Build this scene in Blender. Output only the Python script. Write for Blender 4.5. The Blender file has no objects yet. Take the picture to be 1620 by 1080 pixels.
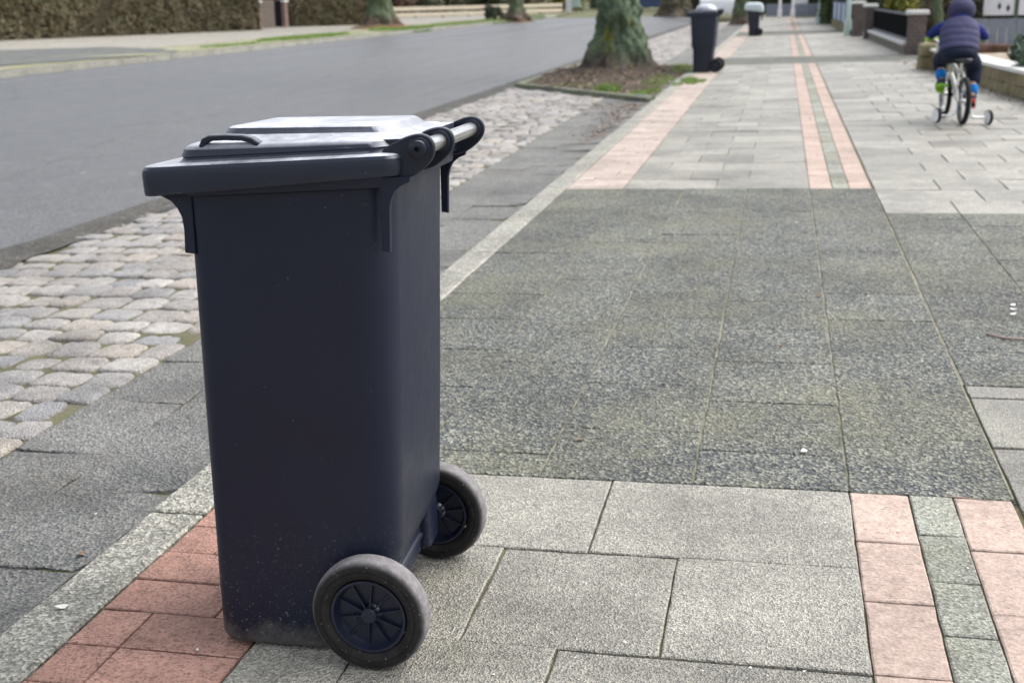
import bpy, bmesh, math, random
from mathutils import Vector, Matrix, noise
R = math.radians
random.seed(7)
SC = bpy.context.scene

# ---------------------------------------------------------------- camera
H = 1.10
def set_camera():
    f, vx, vy, hs = 1905.0, 1240.0, -12.0, -0.015
    Y = Vector((vx - 810, vy - 540, f)).normalized()
    P = Vector((1, hs, 0))
    D = Y.cross(P).normalized()
    if D.y < 0: D = -D
    X = D.cross(Y)
    if X.x < 0: X = -X
    Rm = Matrix((X, Y, -D))                       # camera(right,down,fwd) -> world
    right = Rm @ Vector((1, 0, 0)); up = Rm @ Vector((0, -1, 0)); back = Rm @ Vector((0, 0, -1))
    c = bpy.data.cameras.new("camera"); o = bpy.data.objects.new("camera", c); SC.collection.objects.link(o)
    m = Matrix((right, up, back)).transposed().to_4x4(); m.translation = (0, 0, H); o.matrix_world = m
    c.sensor_width = 36; c.lens = 36 * f / 1620; c.clip_end = 2000; c.clip_start = .05
    c.dof.use_dof = True; c.dof.focus_distance = 2.12; c.dof.aperture_fstop = 6.2
    SC.camera = o
set_camera()

# ---------------------------------------------------------------- sky, sun, exposure
SUN_EL, SUN_AZ = R(52), R(58)        # azimuth measured from +Y towards +X
w = bpy.data.worlds.new("World"); SC.world = w; w.use_nodes = True
nt = w.node_tree; bg = nt.nodes["Background"]
sky = nt.nodes.new("ShaderNodeTexSky"); sky.sky_type = 'NISHITA'; sky.sun_disc = False
sky.sun_elevation = SUN_EL; sky.sun_rotation = SUN_AZ; sky.air_density = 1.0; sky.dust_density = 4.0; sky.ozone_density = 1.0
hs = nt.nodes.new("ShaderNodeHueSaturation"); hs.inputs['Saturation'].default_value = 0.37
nt.links.new(sky.outputs[0], hs.inputs['Color']); nt.links.new(hs.outputs[0], bg.inputs[0]); bg.inputs[1].default_value = 0.15
sl = bpy.data.lights.new("sun", 'SUN'); sl.energy = 0.75; sl.angle = R(80); sl.color = (1, .97, .93)
so = bpy.data.objects.new("sun", sl); SC.collection.objects.link(so)
sd = Vector((math.sin(SUN_AZ) * math.cos(SUN_EL), math.cos(SUN_AZ) * math.cos(SUN_EL), math.sin(SUN_EL)))
so.rotation_euler = sd.to_track_quat('Z', 'Y').to_euler()
SC.view_settings.view_transform = 'Standard'; SC.view_settings.look = 'None'; SC.view_settings.exposure = 1.12; SC.view_settings.gamma = 1

# ---------------------------------------------------------------- node / material helpers
class N:
    def __init__(s, name, rough=.8, spec=.5, metal=0):
        s.m = bpy.data.materials.new(name); s.m.use_nodes = True; s.t = s.m.node_tree
        s.b = s.t.nodes["Principled BSDF"]; s.set(s.b, 'Roughness', rough); s.set(s.b, 'Specular IOR Level', spec); s.set(s.b, 'Metallic', metal)
        s.co = s.t.nodes.new("ShaderNodeTexCoord").outputs['Object']
    def set(s, node, k, v):
        i = node.inputs[k]
        if hasattr(v, 'is_output') or isinstance(v, bpy.types.NodeSocket): s.t.links.new(v, i)
        else:
            if isinstance(v, (tuple, list)) and len(v) == 3 and i.type == 'RGBA': v = (*v, 1)
            i.default_value = v
    def node(s, ty, props=None, **ins):
        n = s.t.nodes.new("ShaderNode" + ty)
        for k, v in (props or {}).items(): setattr(n, k, v)
        for k, v in ins.items(): s.set(n, k.replace('_', ' ') if k.replace('_', ' ') in n.inputs else k, v)
        return n
    def mapping(s, scale, loc=(0, 0, 0), rot=(0, 0, 0)):
        return s.node("Mapping", Vector=s.co, Scale=scale, Location=loc, Rotation=rot).outputs[0]
    def noise(s, scale, detail=3, rough=.55, vec=None, dist=0):
        return s.node("TexNoise", Vector=vec or s.co, Scale=scale, Detail=detail, Roughness=rough, Distortion=dist).outputs['Fac']
    def voro(s, scale, vec=None, feature='F1'):
        return s.node("TexVoronoi", {'feature': feature}, Vector=vec or s.co, Scale=scale)
    def ramp(s, fac, stops, interp='LINEAR'):
        n = s.t.nodes.new("ShaderNodeValToRGB"); e = n.color_ramp.elements; n.color_ramp.interpolation = interp
        while len(e) < len(stops): e.new(.5)
        for i, (p, c) in enumerate(stops):
            e[i].position = p
            if not isinstance(c, (tuple, list)): c = (c, c, c)
            e[i].color = (*c, 1)
        s.t.links.new(fac, n.inputs[0]); return n.outputs[0]
    def mix(s, fac, a, b, mode='MIX'):
        n = s.t.nodes.new("ShaderNodeMix"); n.data_type = 'RGBA'; n.blend_type = mode
        s.set(n, 0, fac)
        for i, v in ((6, a), (7, b)):
            if isinstance(v, bpy.types.NodeSocket): s.t.links.new(v, n.inputs[i])
            else: n.inputs[i].default_value = (*v, 1) if len(v) == 3 else v
        return n.outputs[2]
    def math(s, op, a, b=0., clamp=False):
        n = s.node("Math", {'operation': op, 'use_clamp': clamp}); s.set(n, 0, a); s.set(n, 1, b); return n.outputs[0]
    def island(s): return s.t.nodes.new("ShaderNodeNewGeometry").outputs['Random Per Island']
    def bump(s, h, strength=.5, dist=.01, prev=None):
        n = s.node("Bump", Height=h, Strength=strength, Distance=dist)
        if prev is not None: s.t.links.new(prev, n.inputs['Normal'])
        s.t.links.new(n.outputs[0], s.b.inputs['Normal']); return n.outputs[0]
    def col(s, c): s.set(s.b, 'Base Color', c); return s

def stone_mat(name, base, var=.25, grain=220, grain_c=((.45, .45, .43), (.75, .75, .72), (1, 1, .97), (1.35, 1.35, 1.28)), moss=0., moss_c=(.19, .21, .06),
              moss_t=.55, dirt=.35, bump=.5, islands=True, rough=.85, tint=None, flecks=.0, bd=.003, spec=.35, pits=0):
    s = N(name, rough, spec)
    v = s.voro(grain); cr = s.node("SeparateColor", Color=v.outputs['Color']).outputs[0]
    n = len(grain_c); g = s.ramp(cr, [(i / max(1, n - 1), c) for i, c in enumerate(grain_c)])
    c = s.mix(1., base, g, 'MULTIPLY')
    if islands:
        isl = s.island()
        if tint: c = s.mix(1., c, s.ramp(isl, [(i / (len(tint) - 1), t) for i, t in enumerate(tint)]), 'MULTIPLY')
        else:
            k = s.ramp(isl, [(0, 1 - var), (.5, 1.), (1, 1 + var)]); c = s.mix(1., c, k, 'MULTIPLY')
    d = s.ramp(s.noise(2.3, 6, .65), [(.3, 1 - dirt), (.55, 1.), (.8, 1.12)]); c = s.mix(1., c, d, 'MULTIPLY')
    d2 = s.ramp(s.noise(26, 6, .78), [(.3, .76), (.7, 1.16)]); c = s.mix(1., c, d2, 'MULTIPLY')
    if moss:
        mk = s.ramp(s.noise(1.7, 7, .72, vec=s.mapping((1, 1, 1), (3.1, 7.7, 0))), [(moss_t, 0.), (moss_t + .2, moss)])
        mk2 = s.ramp(s.noise(90, 3, .7), [(.35, 0.), (.6, 1.)])
        c = s.mix(s.math('MULTIPLY', mk, mk2), c, moss_c)
    if pits:
        pm = s.ramp(s.noise(1, 3, .7, vec=s.mapping((70, 210, 70), (0, 0, 0), (0, 0, .3)), dist=.5), [(.585, 0.), (.64, pits)]); c = s.mix(s.math('MULTIPLY', pm, s.ramp(s.noise(9, 4, .7), [(.35, .3), (.6, 1.)])), c, tuple(x * .25 for x in base))
    if flecks:
        fl = s.ramp(s.noise(170, 2, .5), [(.70, 0.), (.76, flecks)]); c = s.mix(fl, c, (.8, .8, .76))
    s.col(c)
    p = s.bump(v.outputs['Distance'], bump, bd)
    s.bump(s.noise(60, 5, .7), bump * .6, .004, p)
    return s.m

def plain(name, c, rough=.6, spec=.5, metal=0, var=.12, vscale=6, bump=0, bscale=40, alt=None):
    s = N(name, rough, spec, metal)
    f = s.ramp(s.noise(vscale, 5, .6), [(.3, 1 - var), (.7, 1 + var)])
    cc = s.mix(1., c, f, 'MULTIPLY')
    if alt: cc = s.mix(s.ramp(s.noise(vscale * .6, 4, .6, vec=s.mapping((1, 1, 1), (5, 2, 1))), [(.45, 0.), (.6, 1.)]), cc, alt)
    s.col(cc)
    if bump: s.bump(s.noise(bscale, 4, .6), bump, .01)
    return s.m

def leaf_mat(name, cols, rough=.6, trans=.15):
    s = N(name, rough, .3); s.col(s.ramp(s.island(), [(i / (len(cols) - 1), c) for i, c in enumerate(cols)]))
    return s.m

# ---------------------------------------------------------------- mesh helpers
class MB:
    def __init__(s): s.v = []; s.f = []
    def add(s, vs, fs):
        o = len(s.v); s.v += [tuple(v) for v in vs]; s.f += [tuple(i + o for i in f) for f in fs]
    def box(s, x0, x1, y0, y1, z0, z1):
        s.add([(x0, y0, z0), (x1, y0, z0), (x1, y1, z0), (x0, y1, z0), (x0, y0, z1), (x1, y0, z1), (x1, y1, z1), (x0, y1, z1)],
              [(0, 3, 2, 1), (4, 5, 6, 7), (0, 1, 5, 4), (1, 2, 6, 5), (2, 3, 7, 6), (3, 0, 4, 7)])
    def bbox(s, x0, x1, y0, y1, z0, z1, b=.01):
        rings = [(b, z0), (0, z0 + b), (0, z1 - b), (b, z1)]
        vs = []
        for i, z in rings:
            c = i if i else 0; e = b
            a0, a1, b0, b1 = x0 + c, x1 - c, y0 + c, y1 - c
            vs += [(a0 + (e if not c else 0), b0, z), (a1 - (e if not c else 0), b0, z), (a1, b0 + (e if not c else 0), z), (a1, b1 - (e if not c else 0), z),
                   (a1 - (e if not c else 0), b1, z), (a0 + (e if not c else 0), b1, z), (a0, b1 - (e if not c else 0), z), (a0, b0 + (e if not c else 0), z)]
        fs = [tuple(range(7, -1, -1)), tuple(range(24, 32))]
        for r in range(3):
            for k in range(8): fs.append((r * 8 + k, r * 8 + (k + 1) % 8, r * 8 + 8 + (k + 1) % 8, r * 8 + 8 + k))
        s.add(vs, fs)
    def rings(s, rings, cap0=True, cap1=True, closed=True):
        n = len(rings[0]); vs = [p for r in rings for p in r]; fs = []
        for i in range(len(rings) - 1):
            for k in range(n if closed else n - 1):
                fs.append((i * n + k, i * n + (k + 1) % n, (i + 1) * n + (k + 1) % n, (i + 1) * n + k))
        if cap0: fs.append(tuple(range(n - 1, -1, -1)))
        if cap1: fs.append(tuple(range((len(rings) - 1) * n, len(rings) * n)))
        s.add(vs, fs)
    def tube(s, pts, rad, n=8, cap=True):
        pts = [Vector(p) for p in pts]; rs = rad if isinstance(rad, (list, tuple)) else [rad] * len(pts); out = []
        d0 = (pts[1] - pts[0]).normalized(); ref = Vector((0, 0, 1)) if abs(d0.z) < .9 else Vector((1, 0, 0)); u = d0.cross(ref).normalized()
        for i, p in enumerate(pts):
            d = (pts[min(i + 1, len(pts) - 1)] - pts[max(i - 1, 0)]).normalized()
            u = (u - d * u.dot(d)).normalized(); v = d.cross(u)
            out.append([p + (u * math.cos(a) + v * math.sin(a)) * rs[i] for a in [2 * math.pi * k / n for k in range(n)]])
        s.rings(out, cap, cap)
    def lathe(s, prof, axis='Y', c=(0, 0, 0), n=32):     # prof: (radius, along)
        vs = []; m = len(prof); c = Vector(c)
        for k in range(n):
            a = 2 * math.pi * k / n
            for r, h in prof:
                if axis == 'Y': p = Vector((r * math.cos(a), h, r * math.sin(a)))
                elif axis == 'X': p = Vector((h, r * math.cos(a), r * math.sin(a)))
                else: p = Vector((r * math.cos(a), r * math.sin(a), h))
                vs.append(c + p)
        s.add(vs, [(k * m + i, ((k + 1) % n) * m + i, ((k + 1) % n) * m + i + 1, k * m + i + 1) for k in range(n) for i in range(m - 1)])
    def plate(s, prof, y0, y1, b=.0015):                  # XZ outline extruded along Y with a small bevel
        P = [Vector((x, 0, z)) for x, z in prof]; n = len(P); cen = sum(P, Vector()) / n
        def ins(k):
            a, c, d = P[k - 1], P[k], P[(k + 1) % n]
            e1 = (c - a).normalized(); e2 = (d - c).normalized(); t = (e1 + e2); t = t.normalized() if t.length > 1e-6 else e1
            nn = Vector((-t.z, 0, t.x)); return nn
        area = sum(P[k].x * P[(k + 1) % n].z - P[(k + 1) % n].x * P[k].z for k in range(n)); sg = 1 if area > 0 else -1
        I = [P[k] + ins(k) * b * sg for k in range(n)]
        rr = [[(p.x, y0, p.z) for p in I], [(p.x, y0 + b, p.z) for p in P], [(p.x, y1 - b, p.z) for p in P], [(p.x, y1, p.z) for p in I]]
        s.rings(rr)
    def build(s, name, mat, parent=None, smooth=30, tag_=None):
        me = bpy.data.meshes.new(name); me.from_pydata(s.v, [], s.f); me.materials.append(mat)
        bm = bmesh.new(); bm.from_mesh(me); bmesh.ops.recalc_face_normals(bm, faces=bm.faces); bm.to_mesh(me); bm.free()
        if smooth:
            for p in me.polygons: p.use_smooth = True
            me.set_sharp_from_angle(angle=R(smooth))
        o = bpy.data.objects.new(name, me); SC.collection.objects.link(o)
        if parent: o.parent = parent
        return o

def tag(o, label=None, cat=None, group=None, kind=None):
    if label: o['label'] = label
    if cat: o['category'] = cat
    if group: o['group'] = group
    if kind: o['kind'] = kind
    return o
def empty(name, loc=(0, 0, 0), rz=0, rx=0, ry=0):
    o = bpy.data.objects.new(name, None); SC.collection.objects.link(o); o.location = loc; o.rotation_euler = (rx, ry, rz); o.empty_display_size = .1
    return o
def copy_tree(o, parent=None):
    c = o.copy(); SC.collection.objects.link(c); c.parent = parent
    for ch in list(o.children): copy_tree(ch, c)
    return c
def lerp(x, xs, ys):
    if x <= xs[0]: return ys[0]
    for i in range(len(xs) - 1):
        if x <= xs[i + 1]: return ys[i] + (ys[i + 1] - ys[i]) * (x - xs[i]) / (xs[i + 1] - xs[i])
    return ys[-1]
ZX = [-40, -12.74, -12.70, -12.58, -7.8, -3.62, -1.98, -1.39, -1.375, 3, 40]
ZZ = [.10, .03, .02, -.08, -.02, -.10, -.06, -.052, -.0275, .06, .06]
def Z(x): return lerp(x, ZX, ZZ)
def fbm(p, o=4):
    return noise.fractal(Vector(p), 1.0, 2.0, o)

# ---------------------------------------------------------------- ground materials
m_slab = stone_mat("pale_concrete_slab", (.290, .279, .243), .20, 250, grain_c=((.50, .50, .51), (.82, .82, .81), (1.05, 1.05, 1.03), (1.45, 1.43, 1.36)), dirt=.42, pits=.45, moss=.5, moss_t=.55, moss_c=(.2, .205, .11), flecks=.8, bump=.7, bd=.004, rough=.5, spec=.5)
m_dark = stone_mat("dark_exposed_aggregate", (.108, .110, .106), .14, 135, grain_c=((.25, .28, .32), (.6, .66, .72), (1.0, 1.03, 1.02), (1.6, 1.62, 1.42), (2.9, 2.85, 2.4)),
                   rough=.75, moss=.6, moss_t=.46, moss_c=(.20, .195, .11), dirt=.38, flecks=.6, bump=1., bd=.006)
m_brick = stone_mat("red_brick", (.41, .235, .182), .16, 210, grain_c=((.6, .58, .6), (.95, .95, .95), (1.05, 1.05, 1.05), (1.15, 1.15, 1.15)), moss=.35, moss_t=.62, moss_c=(.16, .14, .08), dirt=.38, bump=.6, pits=.9)
m_glare = stone_mat("glare_lightened_red_brick", (.41, .345, .30), .14, 160, grain_c=((.85, .83, .82), (1, 1, 1), (1.1, 1.1, 1.1)), moss=.3, moss_t=.62, moss_c=(.2, .18, .1), dirt=.25, bump=.35)  # far bricks made paler, distance glare mixed into their colour
m_pink = stone_mat("faded_red_brick", (.43, .335, .285), .10, 160, grain_c=((.85, .83, .82), (1, 1, 1), (1.1, 1.1, 1.1)), moss=.3, moss_t=.62, moss_c=(.2, .18, .1), dirt=.22, bump=.35, pits=.7)
m_sett = stone_mat("small_concrete_sett", (.29, .295, .26), .22, 210, moss=.55, moss_t=.5, moss_c=(.21, .23, .07), dirt=.25, flecks=.6, bump=.6)
m_kerb = stone_mat("kerb_concrete", (.27, .262, .235), .08, 170, grain_c=((.4, .42, .36), (.8, .8, .75), (1.2, 1.2, 1.15), (2., 2., 1.9)), moss=.45, moss_t=.53, moss_c=(.15, .155, .09), dirt=.4, flecks=.6, bump=.9, rough=.6, spec=.5)
m_gut = stone_mat("worn_gutter_concrete", (.158, .154, .147), .10, 130, grain_c=((.45, .5, .52), (.85, .9, .9), (1.1, 1.1, 1.05), (1.6, 1.6, 1.5)), moss=.6, moss_t=.47, moss_c=(.12, .108, .082), dirt=.5, flecks=.3, bump=1., bd=.006, rough=.62, spec=.5)
m_cob = stone_mat("granite_cobble", (.38, .362, .338), .2, 200, grain_c=((.6, .6, .6), (.9, .9, .9), (1.15, 1.15, 1.15)), moss=.45, moss_t=.52, moss_c=(.17, .155, .11), dirt=.42, flecks=.25, bump=.9, bd=.006, rough=.55, spec=.5,
                  tint=[(.72, .76, .82), (1.08, 1.04, 1.0), (.9, .93, .98), (1.18, 1.1, 1.0), (.85, .84, .84), (1.3, 1.29, 1.27), (1.05, 1.0, .97), (.88, .92, 1.0)])
def soil_mat(name, a, b, c, sc=14):
    s = N(name, .95, .2); s.col(s.mix(s.ramp(s.noise(sc * 6, 4, .7), [(.4, 0.), (.65, 1.)]), s.ramp(s.noise(sc, 6, .7), [(.35, a), (.6, b)]), c)); s.bump(s.noise(sc * 12, 5, .7), .9, .01); return s.m
m_joint = soil_mat("mossy_joint_filling", (.035, .03, .022), (.07, .06, .04), (.12, .14, .04), 3)
m_jointp = soil_mat("sandy_joint_filling", (.045, .040, .032), (.15, .135, .105), (.14, .145, .07), 5)
m_soil = soil_mat("dark_soil", (.045, .034, .027), (.095, .072, .055), (.05, .045, .028), 5)
m_grnd = soil_mat("rough_ground", (.09, .085, .05), (.16, .15, .10), (.10, .12, .05), .8)

def asphalt():
    s = N("asphalt", .55, .5)
    v = s.voro(120); cr = s.node("SeparateColor", Color=v.outputs['Color']).outputs[0]
    g = s.ramp(cr, [(0, .75), (.6, 1.), (1, 1.5)])
    c = s.mix(1., (.092, .093, .095), g, 'MULTIPLY')
    st = s.noise(1, 5, .6, vec=s.mapping((1.1, .09, 1)))
    c = s.mix(1., c, s.ramp(st, [(.35, .82), (.65, 1.22)]), 'MULTIPLY')
    c = s.mix(1., c, s.ramp(s.noise(5, 7, .8), [(.3, .80), (.7, 1.2)]), 'MULTIPLY')
    c = s.mix(1., c, s.ramp(s.noise(40, 5, .85), [(.38, .62), (.62, 1.35)]), 'MULTIPLY')
    ck = s.node("TexVoronoi", {'feature': 'DISTANCE_TO_EDGE'}, Vector=s.mapping((.35, .12, 1)), Scale=1.).outputs['Distance']
    c = s.mix(s.ramp(s.math('ADD', ck, s.math('MULTIPLY', s.noise(3, 5, .7), .05)), [(.024, .55), (.032, 0.)]), c, (.045, .045, .045))
    fl = s.ramp(s.noise(7.5, 1, .4), [(.80, 0.), (.81, .6)]); c = s.mix(fl, c, (.5, .48, .42))
    s.col(c); s.set(s.b, 'Roughness', s.ramp(st, [(.35, .34), (.65, .52)]))
    pb = s.bump(v.outputs['Distance'], .9, .008); s.bump(s.noise(22, 6, .85), .6, .014, pb); return s.m
m_asph = asphalt(); m_asph.node_tree.nodes["Principled BSDF"].inputs["Specular IOR Level"].default_value = .5
m_asphd = stone_mat("old_dark_asphalt", (.088, .085, .078), 0, 90, islands=False, moss=.4, moss_t=.55, moss_c=(.10, .095, .06), dirt=.4, bump=.9)

# ---------------------------------------------------------------- ground sheets
def sheet(name, xs, y0, y1, ny, mat, dz=0., kind='structure', jag=0):
    b = MB(); xs = sorted(xs); n = len(xs); vs = []
    for j in range(ny + 1):
        y = y0 + (y1 - y0) * j / ny
        for i, x in enumerate(xs):
            xx = x + (jag * fbm((i * 7.1, y * 3.1, 0), 7) if i in (0, n - 1) and jag else 0)
            vs.append((xx, y, Z(x) + dz))
    b.add(vs, [(j * n + i, j * n + i + 1, (j + 1) * n + i + 1, (j + 1) * n + i) for j in range(ny) for i in range(n - 1)])
    return tag(b.build(name, mat, smooth=0), kind=kind)
sheet("ground", [-400, -120, -40, -20, -12.8, -12.5, -7.8, -3.6, -1.4, 3, 40, 120, 400], -30, 700, 8, m_grnd, -.09)
sheet("road", [-12.56, -11, -9.5, -7.8, -6.2, -5, -4.2, -3.78], -8, 66, 148, m_asph, 0, jag=0)
sheet("road_edge_strip", [-3.80, -3.7, -3.53], -4, 64, 1700, m_asphd, .004, jag=.035)
sheet("pavement_bedding", [-1.37, -.8, .2, .6, 1.5, 3.2], -2, 60, 10, m_jointp, -.0075)
m_sand = soil_mat("pale_sand_joint", (.12, .11, .085), (.40, .38, .31), (.25, .245, .15), 4)
for y0, y1, x1 in ((2.66, 7.15, .552), (20.25, 22.35, 2.7), (34.3, 37.4, 2.7)): sheet("joint_sand", [-1.236, -.5, x1], y0, y1, 3, m_sand, -.0034)
sheet("joint_sand", [.553, 1.5, 2.7], 3.49, 6.32, 3, m_sand, -.0034)
m_cjoint = soil_mat("cobble_joint_dirt", (.065, .057, .044), (.16, .142, .108), (.125, .135, .06), 5)
sheet("cobble_bedding", [-3.60, -2.8, -1.97], -2, 60, 10, m_cjoint, -.0085)
sheet("gutter_bedding", [-1.985, -1.7, -1.385], -2, 60, 10, m_joint, -.010)

def slab(b, x0, x1, y0, y1, gap=.0024, gy=None, bev=.003, jit=.0008, n=1, dz=0, tilt=.0012, depth=.014):
    x0 += gap; x1 -= gap; gy = gap if gy is None else gy; y0 += gy; y1 -= gy
    def ring(i):
        P = []
        for (ax, ay, bx, by) in ((x0 + i, y0 + i, x1 - i, y0 + i), (x1 - i, y0 + i, x1 - i, y1 - i), (x1 - i, y1 - i, x0 + i, y1 - i), (x0 + i, y1 - i, x0 + i, y0 + i)):
            for k in range(n): P.append((ax + (bx - ax) * k / n, ay + (by - ay) * k / n))
        return P
    tx, ty, t0 = (random.uniform(-tilt, tilt) for _ in range(3)); cx, cy = (x0 + x1) / 2, (y0 + y1) / 2
    rx, ry = max(.05, (x1 - x0) / 2), max(.05, (y1 - y0) / 2)
    J = [(random.gauss(0, jit), random.gauss(0, jit)) for _ in range(4 * n)]
    def z(x, y): return Z(x) + dz + t0 + tx * (x - cx) / rx + ty * (y - cy) / ry
    r3 = [(x + j[0], y + j[1], z(x, y)) for (x, y), j in zip(ring(bev), J)]
    r2 = [(x + j[0], y + j[1], z(x, y) - bev * .7) for (x, y), j in zip(ring(0), J)]
    r1 = [(x + j[0], y + j[1], z(x, y) - depth) for (x, y), j in zip(ring(0), J)]
    b.rings([r1, r2, r3], cap0=False, cap1=True)

PX = [-.885, -.52, -.16, .197]
def rows(y0, y1, p, off):
    y = y0 - p * off; ys = []
    while y < y1 - 1e-6:
        a, c = max(y, y0), min(y + p, y1)
        if c - a > .05: ys.append((a, c))
        elif ys: ys[-1] = (ys[-1][0], c)
        y += p
    return ys
pale, dark, pink, sett, brick, glare = MB(), MB(), MB(), MB(), MB(), MB()
zones = []          # (y0, y1, dark?)  left part of the pavement
for a, c, d in ((-1.7, 2.645, 0), (2.645, 7.16, 1), (7.16, 20.2, 0), (20.2, 22.4, 1), (22.4, 34.2, 0), (34.2, 37.5, 1), (37.5, 60, 0)):
    zones.append((a, c, d)); nn = 5 if a < 7 else 1; far = a > 8
    if d:
        for (x0, x1, off) in ((-1.237, -.855, .3), (-.855, -.525, .62), (-.525, -.157, .1), (-.157, .197, .43), (.197, .55, .05)):
            for y0, y1 in rows(a, c, .39, off if not far else 0): slab(dark, x0, x1, y0, y1, gap=.0026, gy=.0009, bev=.0022, n=nn * 2 if nn > 1 else 1, jit=.0013, dz=.001, tilt=.0008)
    else:
        for r, (y0, y1) in enumerate(reversed([(c - (i + 1) * .39, c - i * .39) for i in range(int((c - a) / .39) + 1)]) if a < 0 else rows(a, c, .39, 0)):
            k = int(round((c - y1) / .39)) if a < 0 else r
            xs = [-.885, -.34, .197] if k % 2 == 0 else [-.885, -.52, -.16, .197]
            if far: xs = [-.885, -.52, -.16, .197] if k % 2 == 0 else [-.885, -.70, -.34, .02, .197]
            elif k % 2 == 0: xs = [-.885, -.69, -.34, .197] if k else [-.885, -.345, .197]
            for x0, x1 in zip(xs, xs[1:]): slab(pale, x0, x1, y0, y1, gap=.0021, n=nn * 2 if nn > 1 else 1, jit=.0010, tilt=.0018)
        for x0, x1, bb, p in ((.197, .325, pink, .26), (.325, .42, sett, .21), (.42, .545, pink, .27)):
            for y0, y1 in rows(a, c, p, (c - a) / p % 1 * -1 + 1 if a < 0 else .0):
                slab(bb, x0, x1, y0, y1, gap=.0018, n=nn, jit=.0006, tilt=.0012)
        # red brick band beside the kerb, bricks laid across it
        y = c; r = 0
        while y > a + .02:
            y0 = max(a, y - .128)
            xs = [-1.233, -1.125, -.889] if (r // 2) % 2 else [-1.233, -1.0, -.889]
            for x0, x1 in zip(xs, xs[1:]): slab(brick if a < 7 else glare, x0, x1, y0, y, gap=.0016, bev=.0022, n=4 if a < 7 else 1, jit=.0007, tilt=.001)
            y -= .128; r += 1
# right part of the pavement
XR = [.555, .915, 1.275, 1.635, 1.995, 2.355, 2.715]
for a, c, d in ((-1.7, 3.48, 0), (3.48, 6.33, 1), (6.33, 20.3, 0), (20.3, 22.2, 1), (22.2, 34.4, 0), (34.4, 37.3, 1), (37.3, 55, 0)):
    for i in range(6):
        p = .39
        for r, (y0, y1) in enumerate(rows(a, c, p, (.1, .55, .35, .8, .15, .6)[i] if d else 0)):
            sh = .18 if (r % 2 and not d) else 0
            slab(dark if d else pale, XR[i] + (sh if i else 0), XR[i + 1] + sh, y0, y1, gap=.0026 if d else .003, gy=.0009 if d else None, bev=.0022, n=4 if a < 6 else 1, jit=.001, tilt=.0009 if d else .002, dz=.001 if d else 0)
tag(pale.build("pavement", m_slab), kind='structure')
tag(dark.build("driveway_crossing", m_dark), kind='structure')
tag(pink.build("faded_brick_line", m_pink), kind='structure')
tag(sett.build("sett_line", m_sett), kind='structure')
tag(brick.build("brick_band", m_brick), kind='structure')
tag(glare.build("glare_brick_band", m_glare), kind='structure')  # far stretch of the band, glare painted into the brick

# kerb stones and worn gutter slabs
kb, gb = MB(), MB(); y = -1.6
while y < 58:
    slab(kb, -1.372, -1.237, y, y + .98, gap=.0022, bev=.007, n=8 if y < 8 else 1, jit=.0012, dz=.004, tilt=.0015, depth=.07); y += .98
for c, (x0, x1) in enumerate(((-1.985, -1.70), (-1.70, -1.378))):
    y = -1.5 + .2 * c
    while y < 58:
        l = .42 if y < 20 else .9
        slab(gb, x0, x1, y, y + l, gap=.0008, n=9 if y < 9 else 1, jit=.0028, tilt=.0025, dz=-.001); y += l
tag(kb.build("kerb", m_kerb), kind='structure')
tag(gb.build("gutter", m_gut), kind='structure')

# cobbles
def cobble(b, cx, cy, sx, sy, near):
    n = 24 if near else 12; ph = random.random() * 6; e = random.uniform(3.4, 8); hgt = random.uniform(-.005, .005); rt = random.gauss(0, .05); so = random.random() * 90
    L = [(1.0, -.024), (1.0, -.008), (.97, -.003), (.90, .0005), (.72, .0030), (.4, .0042), (.1, .0045)] if near else [(1.0, -.018), (.975, -.0025), (.85, .0015)]
    if near and random.random() < .07: hgt -= .006
    out = []; tx, ty = random.gauss(0, .0025), random.gauss(0, .0025); kx, ky = random.gauss(0, .05), random.gauss(0, .05)
    for s, dz in L:
        ring = []
        for k in range(n):
            a = 2 * math.pi * (k + .5) / n; ca, sa = math.cos(a), math.sin(a)
            q = (abs(ca) ** e + abs(sa) ** e) ** (-1 / e)
            wv = 1 + .03 * math.sin(a * 2 + ph) + .03 * math.sin(a * 3 + ph * 2) + (.035 * noise.noise(Vector((ca * 2.2 + so, sa * 2.2, 0))) if near else 0)
            x, y = ca * q * sx * s * wv * .5 * (1 + kx * sa), sa * q * sy * s * wv * .5 * (1 + ky * ca)
            x, y = x * math.cos(rt) - y * math.sin(rt), x * math.sin(rt) + y * math.cos(rt)
            zz = dz + (.0045 * noise.noise(Vector((x * 28 + so, y * 28, 3))) + .0014 * noise.noise(Vector((x * 90 + so, y * 90, 7))) if near else 0)
            ring.append((cx + x, cy + y, Z(cx + x) + zz + hgt + tx * ca * s + ty * sa * s))
        out.append(ring)
    b.rings(out, False, True)
cb = MB(); y = -1.2; r = 0
BEDX0, BEDX1 = -3.55, -1.36
def in_bed(x, y):
    yb = 13.5 + (x - BEDX1) / (BEDX0 - BEDX1) * 3.0
    return yb - .15 < y < 21.2 and x < -1.2
while y < 52:
    h = random.uniform(.145, .185); x = -3.57 + random.uniform(-.02, .02) - (.075 if r % 2 else 0); near = y < 9.5
    while x < -2.06:
        wd = random.uniform(.13, .20)
        if x + wd > -2.04: wd = -1.992 - x
        if .06 < wd < .24 and x > -3.66:
            cx, cy = x + wd / 2, y + h / 2 + random.gauss(0, .002) + .012 * math.sin(x * 5 + y)
            if not in_bed(cx, cy): cobble(cb, cx, cy, wd - .009, h - .009, near)
        x += wd
    y += h; r += 1
tag(cb.build("cobbled_strip", m_cob, smooth=60), kind='structure')

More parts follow.
